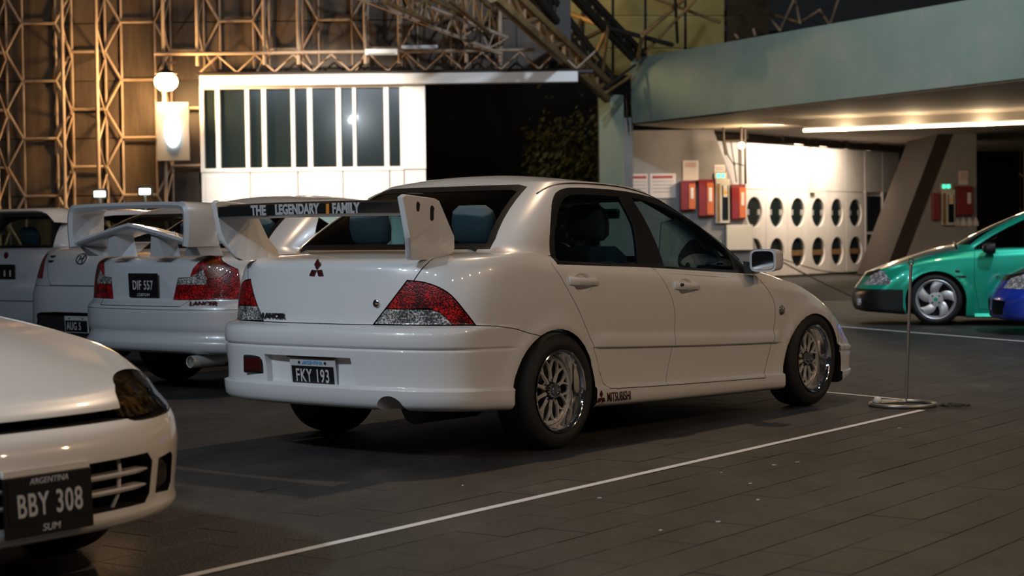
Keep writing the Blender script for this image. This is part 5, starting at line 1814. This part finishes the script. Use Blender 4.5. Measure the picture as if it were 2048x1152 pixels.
# ---- cream coupe nosing in at the lower left
def cream_coupe():
    root = thing('cream_coupe', 'pale cream coupe showing its smooth bonnet, smoked headlamp and slatted bumper', 'car', (-1.991, 5.450, 0), heading(126))
    wb = 2.44
    S = base_spec(wb, -.95, .90, .835, .19, .84, .93, .58, 1.30, -.45, wb - .78, .25)
    # shift so that the origin is the front axle
    sh = lambda fn: (lambda q: fn(np.asarray(q) + wb))
    S['v'] = np.array([0, .015, .04, .08, .11, .13, .16, .20, .25, .32, .40, .48, .55, .60, .64, .68, .72, .76, .80, .84, .88, .91, .94, .965, .985, 1.0])
    for k in ('W', 'zb', 'zt', 'gW', 'gz', 'gc', 'rW', 'rz'):
        S[k] = sh(S[k])
    xr0 = S['xr']
    S['xr'] = lambda v: xr0(v) - wb
    S['xf'] = pch([(0, .80), (.04, .855), (.12, .875), (.16, .868), (.32, .875), (.55, .885), (.70, .875), (.80, .850), (.86, .815), (.92, .80), (1, .74)])
    S['Lf'] = pch([(0, .62), (.7, .66), (1, .74)])
    S['ef'] = 2.35
    S['W'] = pch([(-wb - .95, .80), (-wb, .83), (-.4, .835), (0, .83), (.4, .80), (.9, .79)])
    S['zb'] = pch([(-wb - .95, .22), (-wb, .2), (0, .18), (.5, .20), (.9, .212)])
    S['zt'] = pch([(-wb - .95, .93), (-wb - .3, .94), (-wb, .90), (-1.2, .85), (-.8, .835), (-.3, .785), (.0, .74), (.3, .69), (.55, .640), (.9, .585)])
    S['gx'] = (S['gx'][0] - wb, S['gx'][1] - wb)
    S['rx'] = (S['rx'][0] - wb, S['rx'][1] - wb)
    S['hp'] = 1.5
    B = Body(S, root, 'paint_cream')
    dlo = [(x - wb, z) for x, z in curve([(.12, .93), (.16, 1.05), (.35, 1.22), (.6, 1.27), (.75, 1.255), (.95, 1.20), (1.2, 1.08), (1.38, .95)], 2) + [(1.42, .89), (.8, .90)]]
    for cx in (0, -wb):
        for sg in (-1, 1):
            pts = [(cx + .325 * math.cos(a), .27 + .325 * math.sin(a)) for a in np.linspace(0, 2 * math.pi, 41)[:-1]]
            B.cut(prism_me(pts, sg * .50, sg * 1.1))
            B.cut(prism_me([(cx - .32, .27), (cx + .32, .27), (cx + .31, -.2), (cx - .31, -.2)], sg * .50, sg * 1.1))
    cabin = [(x - wb, z) for x, z in [(-.5, 1.0), (-.2, .98), (-.05, .48), (1.3, .48), (1.5, .84), (1.75, .93), (1.75, 1.7), (-.5, 1.7)]]
    B.cut(boolean(inset_copy(B.base, .032), prism_me(cabin, -1.2, 1.2), 'INTERSECT'))
    gsh = B.shell(.004, .009)
    for sg in (-1, 1):
        B.cut(prism_me(dlo, sg * .5, sg * 1.1))
        B.finish(boolean(gsh, prism_me(grow(dlo, -.001), sg * .5, sg * 1.1), 'INTERSECT'), 'side_window', 'tint_glass', inner='tint_glass', tol=.011)
    for poly, lo, hi, nm in (([(-.6, 1.0), (.6, 1.0), (.48, 1.27), (-.48, 1.27)], -wb - .9, -wb + .5, 'rear_window'), ([(-.62, .93), (.62, .93), (.46, 1.24), (-.46, 1.24)], -wb + .8, -.4, 'windscreen')):
        B.cut(prism_me(poly, lo, hi, 'x'))
        B.finish(boolean(gsh, prism_me(grow(poly, -.001), lo, hi, 'x'), 'INTERSECT'), nm, 'tint_glass', inner='tint_glass', tol=.011)
    # headlamps on the corners
    for sg in (-1, 1):
        hl = [(sg * y, z) for y, z in curve([(.345, .528), (.325, .550), (.335, .578), (.37, .605), (.43, .628), (.52, .643), (.62, .645), (.70, .62), (.72, .57), (.66, .535), (.5, .526)], 3, True)]
        lp = B.take(prism_me(hl, .30, 1.2, 'x'), prism_me(grow(hl, .005), .30, 1.2, 'x'))
        inner_ = boolean(inset_copy(B.base, .025), prism_me(grow(hl, -.004), .32, 1.2, 'x'), 'INTERSECT')
        cover = boolean(lp, inset_copy(B.base, .006), 'DIFFERENCE')
        o = B.finish(cover, 'headlamp', 'smoked_glass', inner='smoked_glass', tol=.01)
        o['label'] = 'smoked headlamp'
        link('reflector', plain(inner_), o, ['lens_amber_glints'])
    # bumper: slot for the bonnet gap, lower mouth, fog pockets
    bump = [(.02, .1), (.02, .49), (.26, .512), (.40, .522), (.70, .530), (1.2, .535), (1.2, .1)]
    bm_ = B.panel(bump, -1.2, 1.2, 'y', .004)
    slot = prism_me([(-.40, .530), (.40, .530), (.46, .545), (.40, .562), (-.40, .562), (-.46, .545)], .70, 1.1, 'x')
    B.cut(slot)
    mouth = [(-.375, .275), (.365, .275), (.388, .30), (.392, .40), (.365, .428), (-.375, .422), (-.405, .40), (-.40, .30)]
    bm_ = boolean(bm_, prism_me(mouth, .72, 1.2, 'x'), 'DIFFERENCE')
    for sg in (-1, 1):
        fg = [(sg * .425, .295), (sg * .525, .287), (sg * .55, .31), (sg * .545, .395), (sg * .525, .410), (sg * .43, .402)]
        bm_ = boolean(bm_, prism_me(fg, .50, 1.2, 'x'), 'DIFFERENCE')
    bo = B.finish(bm_, 'front_bumper', 'paint_cream', inner='gap_dark')
    hood = boolean(prism_me([(-.80, .70), (-.3, .66), (.3, .58), (.62, .545), (1.0, .545), (1.0, 1.3), (-.80, 1.3)], -.69, .69), prism_me([(-.70, 0), (.70, 0), (.70, 2), (-.70, 2)], -.72, 1.2, 'x'), 'INTERSECT')
    B.finish(B.take(hood), 'bonnet', 'paint_cream')
    for sg in (-1, 1):
        d = B.panel([(-1.75, .88), (-1.70, .40), (-1.6, .26), (-.52, .24), (-.45, .55), (-.62, .84), (-.8, .88)], sg * .70, sg * 1.1, 'y', .004)
        o = B.finish(d, 'door', 'paint_cream')
        y = B.hit((-1.6, sg * 2, .76), (0, -sg, 0)).y
        MB().box((-1.6, y + sg * .012, .76), (.18, .03, .035)).build('door_handle', 'paint_cream', o, 0, bevel=.010)
        mirror(root, (-.88, sg * .92, .90), sg, 'paint_cream')
        # fog lamp in its pocket
        cxx = .735
        MB().loft([[(cxx - .05 + .02 * (1 - abs(a)), sg * (.487 + .052 * b), .345 + .052 * c_) for a, b, c_ in [(1, math.cos(t), math.sin(t)) for t in np.linspace(0, 6.283, 17)[:-1]]],
                   [(cxx, sg * (.487 + .05 * math.cos(t)), .345 + .05 * math.sin(t)) for t in np.linspace(0, 6.283, 17)[:-1]],
                   [(cxx + .012, sg * (.487 + .02 * math.cos(t)), .345 + .02 * math.sin(t)) for t in np.linspace(0, 6.283, 17)[:-1]]]).build('fog_lamp', 'fog_dark', bo, 50)
    # slats across the mouth
    for z in (.330, .378):
        mb = MB()
        rings = []
        for y in np.linspace(-.375, .375, 19):
            x = B.hit((3, y, z), (-1, 0, 0)).x - .012
            tp = 1.0 if abs(y) < .34 else .55
            rings.append([(x, y, z + .006 * tp), (x + .006, y, z), (x, y, z - .008 * tp), (x - .05, y, z - .006 * tp), (x - .05, y, z + .004)])
        mb.loft(rings)
        mb.build('grille_slat', 'paint_cream', bo, 40)
    for sg in (-1, 1):
        mb = MB()
        x = B.hit((3, sg * .265, .35), (-1, 0, 0)).x - .03
        mb.path([(x - .02, sg * .25, .275), (x, sg * .258, .32), (x - .005, sg * .268, .39), (x - .02, sg * .275, .428)], .006, 6)
        mb.build('grille_upright', 'paint_cream', bo, 50)
    B.finish(B.rest, 'body_shell', 'paint_cream')
    MB().box((.66, 0, .35), (.04, .85, .25)).build('radiator', 'gap_dark', root, 0)
    for cx in (0, -wb):
        for sg in (-1, 1):
            make_wheel(root, (cx, sg * .79, .285), sg, .285, .19, .19, 'five', .04)
    plate(root, (.893, -.055, .350), (0, 1, 0), (-.06, 0, 1), 'BBY 308', 'dark', frame_text='SUM', country='ARGENTINA')
    MB().box((.880, -.055, .428), (.02, .30, .018)).build('plate_holder', 'paint_cream', bo, 0)
    cabin_kit(root, [(-1.45, -.36), (-1.45, .36)], .5, -.95)
    return root
cream_coupe()

# ---- green hatchback facing left in front of the mezzanine, and the blue car beside it
def side_car(name, label, loc, az, paint, bonnet, kind):
    root = thing(name, label, 'car', loc, heading(az))
    wb = 2.47
    S = base_spec(wb, -.75, .95, .81, .13, .82, .93, .56, 1.30, -.45, wb - .32, .02, wb - 1.02)
    sh = lambda fn: (lambda q: fn(np.asarray(q) + wb))
    for k in ('W', 'zb', 'gW', 'gz', 'gc', 'rW', 'rz'):
        S[k] = sh(S[k])
    xr0 = S['xr']
    S['xr'] = lambda v: xr0(v) - wb
    S['xf'] = pch([(0, .86), (.05, .93), (.3, .955), (.50, .955), (.56, .945), (.62, .93), (1, .80)])
    S['Lf'] = pch([(0, .40), (.5, .44), (.62, .50), (1, .62)])
    S['zb'] = pch([(-wb - .75, .2), (-wb, .10), (-.4, .085), (.3, .12), (.6, .14), (.95, .15)])
    S['zt'] = pch([(-wb - .75, .93), (-wb, .90), (-1.2, .84), (-.45, .80), (0, .755), (.28, .70), (.55, .645), (.75, .60), (.95, .555)])
    S['gx'] = (S['gx'][0] - wb, -.20)
    S['gz'] = pch([(-wb - .5, .95), (-wb + .2, .90), (-1.2, .865), (-.4, .83), (-.1, .80)])
    S['gc'] = pch([(-wb - .5, .01), (-wb + .3, 0), (-.6, 0), (-.3, .08), (-.1, .10)])
    S['rx'] = (-wb, -1.02)
    S['rW'] = pch([(-wb, .55), (-1.7, .57), (-1.02, .555)])
    S['rz'] = pch([(-wb, 1.30), (-1.7, 1.318), (-1.02, 1.285)])
    S['hp'] = 1.35
    b1 = arch_bulge(0, .275, .34, .018)
    S['disp'] = lambda X, Y, Z, v: b1(X, Z)
    B = Body(S, root, paint)
    dlo = curve([(-2.35, .93), (-2.28, 1.12), (-2.1, 1.24), (-1.6, 1.265), (-1.2, 1.25), (-.95, 1.17), (-.62, 1.0), (-.42, .87)], 2) + [(-.42, .845), (-1.4, .885)]
    for cx in (0, -wb):
        for sg in (-1, 1):
            pts = [(cx + .335 * math.cos(a), .275 + .335 * math.sin(a)) for a in np.linspace(0, 2 * math.pi, 41)[:-1]]
            B.cut(prism_me(pts, sg * .50, sg * 1.1))
            B.cut(prism_me([(cx - .33, .27), (cx + .33, .27), (cx + .32, -.2), (cx - .32, -.2)], sg * .50, sg * 1.1))
    B.cut(boolean(inset_copy(B.base, .032), prism_me([(-3.0, 1.0), (-2.75, .98), (-2.5, .48), (-.7, .48), (-.5, .84), (-.15, .90), (-.15, 1.7), (-3.0, 1.7)], -1.2, 1.2), 'INTERSECT'))
    gsh = B.shell(.004, .009)
    for sg in (-1, 1):
        B.cut(prism_me(dlo, sg * .5, sg * 1.1))
        B.finish(boolean(gsh, prism_me(grow(dlo, -.001), sg * .5, sg * 1.1), 'INTERSECT'), 'side_window', 'tint_glass', inner='tint_glass', tol=.011)
    for poly, lo, hi, nm in (([(-.6, 1.0), (.6, 1.0), (.48, 1.27), (-.48, 1.27)], -wb - .9, -wb + .4, 'rear_window'), ([(-.64, .90), (.64, .90), (.46, 1.268), (-.46, 1.268)], -1.15, .3, 'windscreen')):
        B.cut(prism_me(poly, lo, hi, 'x'))
        B.finish(boolean(gsh, prism_me(grow(poly, -.001), lo, hi, 'x'), 'INTERSECT'), nm, 'tint_glass', inner='tint_glass', tol=.011)
    # headlamps
    for sg in (-1, 1):
        n = Vector((.60, sg * .80, 0))
        e = Vector((-.80, sg * .60, 0))
        c0 = Vector((.62, sg * .62, 0))
        hl = [(-.20, .455), (-.12, .56), (.0, .615), (.09, .605), (.20, .505), (.20, .46)] if kind == 'green' else [(-.22, .47), (-.18, .56), (.0, .61), (.12, .60), (.16, .50), (.10, .465)]
        kk = len(hl)
        lp = B.take(MB().add([c0 + e * p_ + Vector((0, 0, q_)) + n * h for h in (-.18, .6) for p_, q_ in hl], [(i, (i + 1) % kk, kk + (i + 1) % kk, kk + i) for i in range(kk)] + [tuple(range(kk - 1, -1, -1)), tuple(range(kk, 2 * kk))]).mesh())
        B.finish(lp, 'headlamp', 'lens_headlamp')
    if kind == 'green':
        lowb = B.panel([(.30, .05), (.36, .20), (.36, .40), (.60, .405), (1.2, .41), (1.2, .05)], -1.2, 1.2, 'y', .003)
        lb = B.finish(lowb, 'lower_bumper', 'black_trim', inner='black_trim')
        lb['label'] = 'black lower front bumper'
        for sg in (-1, 1):
            q = B.hit((3, sg * .58, .26), (-1, 0, 0))
            MB().box(q, (.05, .10, .08)).build('fog_lamp', 'lens_headlamp', lb, 0, bevel=.012)
    else:
        lowb = B.panel([(.36, .05), (.36, .46), (1.2, .46), (1.2, .05)], -1.2, 1.2, 'y', .003)
        for sg in (-1, 1):
            lowb = boolean(lowb, prism_me([(sg * .40, .20), (sg * .62, .20), (sg * .66, .34), (sg * .42, .36)], .5, 1.2, 'x'), 'DIFFERENCE')
        lowb = boolean(lowb, prism_me([(-.32, .18), (.32, .18), (.34, .36), (-.34, .36)], .7, 1.2, 'x'), 'DIFFERENCE')
        B.finish(lowb, 'front_bumper', paint)
    hood = boolean(prism_me([(-.30, .72), (.3, .64), (.62, .58), (.85, .53), (1.1, .53), (1.1, 1.3), (-.30, 1.3)], -.62, .62), prism_me([(-.63, 0), (.63, 0), (.63, 2), (-.63, 2)], -.24, 1.2, 'x'), 'INTERSECT')
    B.finish(B.take(hood), 'bonnet', bonnet)
    for sg in (-1, 1):
        d = B.panel([(-1.70, .86), (-1.72, .45), (-1.66, .20), (-.47, .18), (-.42, .50), (-.425, .86)], sg * .60, sg * 1.1, 'y', .004)
        o = B.finish(d, 'door', paint)
        y = B.hit((-1.55, sg * 2, .74), (0, -sg, 0)).y
        MB().box((-1.55, y + sg * .012, .74), (.18, .03, .035)).build('door_handle', 'black_trim', o, 0, bevel=.010)
        # waist rub strip and twin-cam lettering
        y2 = B.hit((-.62, sg * 2, .50), (0, -sg, 0)).y
        if kind == 'green':
            text('door_lettering', 'TWIN', .052, 'decal_grey' if False else 'dark_badge', o, (-.72, y2 + sg * .002, .528), (-sg, 0, 0), (0, 0, 1), .001, 1.1, 0, .002)
        mirror(root, (-.58, sg * .90, .86), sg, 'black_trim')
        # side repeater and slim wing badge
        q = B.hit((-.235, sg * 2, .605), (0, -sg, 0))
        MB().box(q + Vector((0, sg * .004, 0)), (.05, .014, .028)).build('side_repeater', 'dark_badge', root, 0, bevel=.005)
        q = B.hit((-.27, sg * 2, .545), (0, -sg, 0))
        wb_ = MB().box(q + Vector((0, sg * .003, 0)), (.115, .008, .022)).build('wing_badge', 'dark_badge', root, 0)
        # flared sill
        MB().loft([[(-.42, sg * .78, .085), (-.42, sg * .82, .10), (-.42, sg * .80, .135), (-.42, sg * .74, .14)], [(-2.05, sg * .78, .085), (-2.05, sg * .82, .10), (-2.05, sg * .80, .135), (-2.05, sg * .74, .14)]]).build('sill', paint, root, 40)
    B.finish(B.rest, 'body_shell', paint)
    for cx in (0, -wb):
        for sg in (-1, 1):
            make_wheel(root, (cx, sg * .785, .292), sg, .292, .222, .20, 'five', .03)
    # wipers
    MB().path([(-.22, .45, .90), (-.20, .1, .925), (-.21, -.35, .92)], .010, 6).build('wiper', 'black_trim', root, 50)
    cabin_kit(root, [(-1.35, -.34), (-1.35, .34)], .48, -.75)
    return root
side_car('green_hatchback', 'bright green hatchback with black bonnet and swirled alloy wheels', (4.929, 20.412, 0), -76.4, 'paint_green', 'black_paint', 'green')
side_car('blue_car', 'deep blue car nosing in beside the green hatchback', (5.90, 18.15, 0), -76.4, 'paint_blue', 'black_paint', 'blue')
# ------------------------------------------------------------------ ring-base stand, litter, ropes
c = ground_pt(1806, 812)
t = thing('ring_stand', 'thin steel post on a round wire base at the tape corner', 'stand', c)
mb = MB()
ring = [(math.cos(a) * .195, math.sin(a) * .195, .013) for a in np.linspace(0, 6.2832, 41)[:-1]]
mb.path(ring, .012, 8, True)
mb.build('base_ring', 'steel_pole', t, 60)
MB().path([(-.19, -.03, .022), (-.08, .0, .024), (.015, .0, .026), (.02, .0, .05), (.055, .01, .86)], .0095, 8).build('post', 'steel_pole', t, 60)
MB().path([(.055 + .016 * math.cos(a), .01, .878 + .02 * math.sin(a)) for a in np.linspace(0, 6.2832, 17)[:-1]], .006, 6, True).build('eye', 'steel_pole', t, 60)
MB().lathe([(.001, .03), (.018, .024), (.026, .008), (.022, -.008), (.001, -.014)], 12, 'z', (-.165, -.05, .036)).build('tied_knot', 'white_plastic', t, 60)
rg = random.Random(11)
q = ground_pt(1908, 815)
mb = MB()
grid = []
for i in range(9):
    row = []
    for j in range(7):
        row.append((q.x + (i / 8 - .5) * .17 + rg.uniform(-.008, .008), q.y + (j / 6 - .5) * .12 + rg.uniform(-.01, .01), .004 + abs(rg.gauss(0, .011))))
    grid.append(row)
mb.sheet(grid)
o = mb.build('plastic_wrapper', glass_mat('film', (.62, .62, .62), .12), None, 0)
tag(o, 'crumpled clear plastic wrapper on the floor beside the ring stand', 'wrapper')
mat('scrap', (.55, .52, .46), .6)
for k, (px, py) in enumerate(((1595, 925), (1442, 946), (1548, 931), (1437, 1045), (1516, 1001), (1200, 997), (1500, 968), (1322, 1062), (1798, 857), (925, 972))):
    g_ = ground_pt(px, py)
    s = rg.uniform(.003, .007)
    cs = [g_ + Vector((s * 1.8 * math.cos(a) * rg.uniform(.6, 1.2), s * math.sin(a) * rg.uniform(.6, 1.2), .001)) for a in np.linspace(0, 6.283, 7)[:-1]]
    o = MB().loft([cs, [p_ + Vector((0, 0, rg.uniform(.002, .005))) for p_ in cs]]).build('litter_scrap', 'scrap', None, 0)
    tag(o, 'tiny pale scrap of litter on the dark pavers', 'litter', 'litter scraps on the pavers')
def rope(pts, r, label):
    o = MB().path([tuple(p_) for p_ in curve([tuple(p_) for p_ in pts], 6)], r, 6).build('barrier_rope', 'dark_steel', None, 60)
    return tag(o, label, 'rope')
rope([at(1518, 498, 37.1), at(1600, 543, 31), at(1660, 572, 28), ground_pt(1716, 598, .012)], .014, 'dark rope sagging from the piers down to the green hatchback')
rope([at(1518, 502, 37.1), at(1610, 533, 37), at(1670, 545, 38), at(1800, 556, 39.9)], .012, 'thin dark rope strung in front of the porthole doors')

# ------------------------------------------------------------------ card inside the white sedan window
M = SED.matrix_world if False else Matrix.Translation((-0.4175, 9.2183, 0)) @ Matrix.Rotation(heading(38.3), 4, 'Z')
card = thing('show_card', 'pale blue card printed with a car, standing behind the sedan front window', 'card', M @ Vector((1.35, -.56, .60)), heading(38.3))
mat('card_blue', (.66, .82, .90), .6, var=.25, vscale=9)
mat('card_ink', (.05, .06, .08), .6)
mat('card_pale', (.62, .64, .66), .6)
MB().prism([(-.10, .0), (.62, .0), (.62, .42), (.20, .56), (-.02, .53)], -.004, .004, 'y').build('card_sheet', 'card_blue', card, 0)
mb = MB()
mb.prism(curve([(.14, .30), (.17, .36), (.26, .42), (.34, .425), (.43, .37), (.55, .34), (.58, .28), (.52, .24), (.22, .25)], 3, True), -.0055, -.0045, 'y')
mb.build('printed_car_shadow', 'card_ink', card, 0)
MB().prism(curve([(.17, .30), (.26, .34), (.40, .345), (.53, .325), (.56, .28), (.48, .265), (.25, .27)], 3, True), -.0065, -.0056, 'y').build('printed_car', 'card_pale', card, 0)
for x_ in (.24, .46):
    MB().lathe([(.001, -.0075), (.028, -.0075), (.028, -.0066)], 16, 'y', (x_, 0, .27)).build('printed_wheel', 'card_ink', card, 0)

# ------------------------------------------------------------------ boxes and signs on the piers
def face(name, label, cat, px0, py0, px1, py1, dep, depth_m, m_, bevel=.01):
    """box whose front shows between two pixel corners at a distance"""
    # dep is the plane of the wall the box is fixed to
    a, b = [at(qx, qy, (dep - depth_m) / (at(qx, qy, 1.0) - CAMP).y) for qx, qy in ((px0, py0), (px1, py1))]
    t = thing(name, label, cat, ((a.x + b.x) / 2, a.y, min(a.z, b.z)))
    w_, h_ = abs(b.x - a.x), abs(a.z - b.z)
    MB().box((0, depth_m / 2, h_ / 2), (w_, depth_m, h_)).build('body', m_, t, 0, bevel=min(bevel, w_ / 5))
    return t, w_, h_
DP = 37.0
t, w_, h_ = face('notice_board', 'wide white double notice board with red headings', 'sign', 1246, 348, 1352, 396, DP, .04, 'sign_white')
MB().box((0, -.005, h_ / 2), (.03, .02, h_)).build('divider', 'pipe_grey', t, 0)
for sg in (-1, 1):
    MB().box((sg * w_ * .25, -.004, h_ * .86), (w_ * .38, .012, h_ * .10)).build('heading', 'sign_red', t, 0)
    for k in range(4):
        MB().box((sg * w_ * .25, -.004, h_ * (.68 - k * .14)), (w_ * (.40 - .04 * (k % 2)), .010, .012)).build('text_line', 'pipe_grey', t, 0)
t, w_, h_ = face('paper_notice', 'white paper notice pinned above the red cabinets', 'sign', 1365, 321, 1397, 361, DP, .02, 'sign_white')
for k in range(3):
    MB().box((0, -.004, h_ * (.85 - k * .08)), (w_ * .7, .010, .010)).build('text_line', 'sign_red', t, 0)
t, w_, h_ = face('number_sign', 'small white sign plate beside the corner conduit', 'sign', 1428, 330, 1450, 344, DP, .02, 'sign_white')
for k in range(2):
    MB().box((0, -.004, h_ * (.65 - k * .3)), (w_ * .75, .010, .02)).build('text_line', 'pipe_grey', t, 0)
def cabinet(px0, py0, px1, py1, dep, label, facem, split=.55):
    t, w_, h_ = face('fire_cabinet', label, 'cabinet', px0, py0, px1, py1, dep, .22, 'hose_red', .012)
    MB().box((w_ * (split / 2), -.008, h_ * .5), (w_ * (1 - split), .02, h_ * .92)).build('door', facem, t, 0, bevel=.004)
    MB().box((w_ * (split / 2), -.022, h_ * .62), (w_ * (1 - split) * .45, .012, h_ * .40)).build('label_plate', 'sign_white', t, 0)
    MB().box((0, .11, h_ + .02), (w_, .22, .04)).build('lid', 'hose_red', t, 0)
    return t
cabinet(1361, 366, 1391, 420, DP, 'red fire cabinet under the paper notice', 'hose_orange')
cabinet(1397, 363, 1428, 432, DP, 'tall red fire cabinet next to the meter panel', 'hose_orange')
cabinet(1463, 373, 1492, 438, DP, 'red fire cabinet at the slanted edge of the pier', 'hose_orange')
def meter(px0, py0, px1, py1, dep, label, lab2):
    t, w_, h_ = face('meter_panel', label, 'panel', px0, py0, px1, py1, dep, .14, 'panel_cream')
    MB().box((w_ * .18, -.006, h_ * .46), (w_ * .42, .02, h_ * .78)).build('window', 'door_glass', t, 0)
    MB().box((-w_ * .30, -.006, h_ * .46), (w_ * .22, .02, h_ * .86)).build('side_slot', 'truss_paint', t, 0)
    MB().box((w_ * .18, -.020, h_ * .72), (w_ * .30, .012, h_ * .26)).build('label_plate', 'sign_white', t, 0)
    mb = MB().prism([(w_ * .18 - .05, h_ * .66), (w_ * .18 + .05, h_ * .66), (w_ * .18, h_ * .66 + .11)], -.030, -.022, 'y')
    mb.build('warning_triangle', 'sign_yellow', t, 0)
    e = thing('exit_light', lab2, 'light', Vector(t.location) + Vector((-w_ * .10, .10, h_ + .07)))
    MB().box((0, 0, 0), (.26, .06, .13)).build('case', 'panel_cream', e, 0, bevel=.008)
    for sg in (-1, 1):
        MB().box((sg * .05, -.035, 0), (.07, .012, .08)).build('lit_sign', 'lamp_green', e, 0)
meter(1431, 358, 1460, 446, DP, 'cream meter panel with warning triangle between red cabinets', 'green glowing exit light atop the cream panel between cabinets')
face('junction_box', 'beige junction box low on the pier below the cabinets', 'box', 1453, 450, 1506, 500, DP, .2, 'panel_cream')
# conduits and the caged bulb
for a, b, r_, lab in (((1249, 279), (1432, 282), .04, 'grey conduit running level across the pier top'), ((1424, 290), (1424, 352), .022, 'dark conduit dropping down to the cabinets')):
    p0, p1 = at(*a, 37.02), at(*b, 37.02)
    o = MB().tube(p0, p1, r_, r_, 8).build('conduit', 'pipe_grey' if r_ > .03 else 'dark_steel', None, 60)
    tag(o, lab, 'pipe')
p = at(1483, 291, 36.0)
t = thing('bulb_lamp', 'glowing yellow bulb at the top corner of the pier', 'lamp', p)
MB().lathe([(.001, .075), (.05, .05), (.07, 0), (.05, -.05), (.001, -.075)], 16, 'z').build('bulb', 'lamp_bulb', t, 60)
MB().tube((0, 0, .05), (0, 0, 3.235 - p.z), .03).build('socket', 'dark_steel', t, 60)
lamp_light('bulb_light', 'POINT', p + Vector((0, -.2, -.05)), 30, (1.0, .70, .35), None, .08)
t = thing('cable_hanger', 'dark metal hanger with drooping cables below the bulb', 'hanger', at(1447, 280, 36.2))
o0 = at(1447, 280, 36.2)
for a, b in (((1447, 282), (1490, 282)), ((1490, 282), (1491, 368)), ((1447, 282), (1452, 310)), ((1447, 282), (1447, 255)), ((1490, 282), (1490, 255))):
    strut('frame_bar', at(*a, 36.2) - o0, at(*b, 36.2) - o0, .03, 'dark_steel', t)
for pts in ([(1450, 284), (1456, 310), (1468, 330), (1473, 365)], [(1462, 284), (1466, 312), (1470, 332)], [(1448, 300), (1465, 325), (1488, 331)]):
    MB().path([at(*q_, 36.2) - o0 for q_ in pts], .012, 6).build('cable', 'dark_steel', t, 60)
DR = 39.6
t, w_, h_ = face('paper_notice', 'white paper notice with red print on the far pier', 'sign', 1917, 342, 1937, 369, DR, .02, 'sign_white')
for k in range(4):
    MB().box((0, -.004, h_ * (.85 - k * .16)), (w_ * .8, .010, .014)).build('text_line', 'sign_red', t, 0)
face('fire_cabinet', 'plain dark red cabinet at the slanted side of the far pier', 'cabinet', 1866, 386, 1880, 440, DR, .2, 'hose_red')
cabinet(1914, 376, 1946, 430, DR, 'red cabinet with white lettering strip on the far pier', 'hose_red', .5)
meter(1883, 379, 1911, 450, DR, 'cream meter panel on the far pier', 'green glowing exit light on the far pier panel')
t = thing('arrow_sign', 'row of white arrow shapes under the far red cabinet', 'sign', at(1932, 452, 39.55))
for k in range(4):
    x_ = -.20 + k * .14
    MB().prism([(x_ - .055, 0), (x_ + .055, 0), (x_ + .055, .09), (x_, .20), (x_ - .055, .09)], -.02, .02, 'y').build('arrow', 'sign_white', t, 0)
o = MB().tube(at(1901, 450, 39.62), at(1901, 505, 39.62), .025, .025, 8).build('conduit', 'pipe_grey', None, 60)
tag(o, 'thin grey conduit running down the far pier', 'pipe')
# wind-blown cables down the column corner
o = MB().path([at(1252, 185, 35.0), at(1254, 230, 35.0), at(1258, 262, 35.0), at(1264, 262, 35.0), at(1265, 185, 35.0)], .016, 6).build('cable_loop', 'dark_steel', None, 60)
tag(o, 'dark cable loop hanging at the head of the teal column', 'cable')

mat('far_orange', (1, .6, .2), emit=(1.0, .55, .18), estr=6)
mat('far_white', (1, 1, 1), emit=(.8, 1.0, .95), estr=5)
for px, py, m_, r_, lab in ((1921, 437, 'far_orange', .05, 'tiny orange far-car light on an added pole far behind the green hatchback'), (1929, 452, 'far_orange', .085, 'round orange far-car light on an added pole far behind the green hatchback'),
                            (1951, 446, 'far_white', .05, 'tiny white far-car light on an added pole far behind the green hatchback')):
    q = at(px, py, 48.5)
    t = thing('far_car_light', lab, 'lamp', (q.x, q.y, 0))  # stands in for lights of far cars; pole and globe are added
    MB().tube((0, 0, 0), (0, 0, q.z), .02, .02, 6).build('pole', 'dark_steel', t, 60)
    MB().lathe([(.001, r_), (r_ * .7, r_ * .7), (r_, 0), (r_ * .7, -r_ * .7), (.001, -r_)], 12, 'z', (0, 0, q.z)).build('globe', m_, t, 60)

bpy.data.scenes.remove(_tmp)
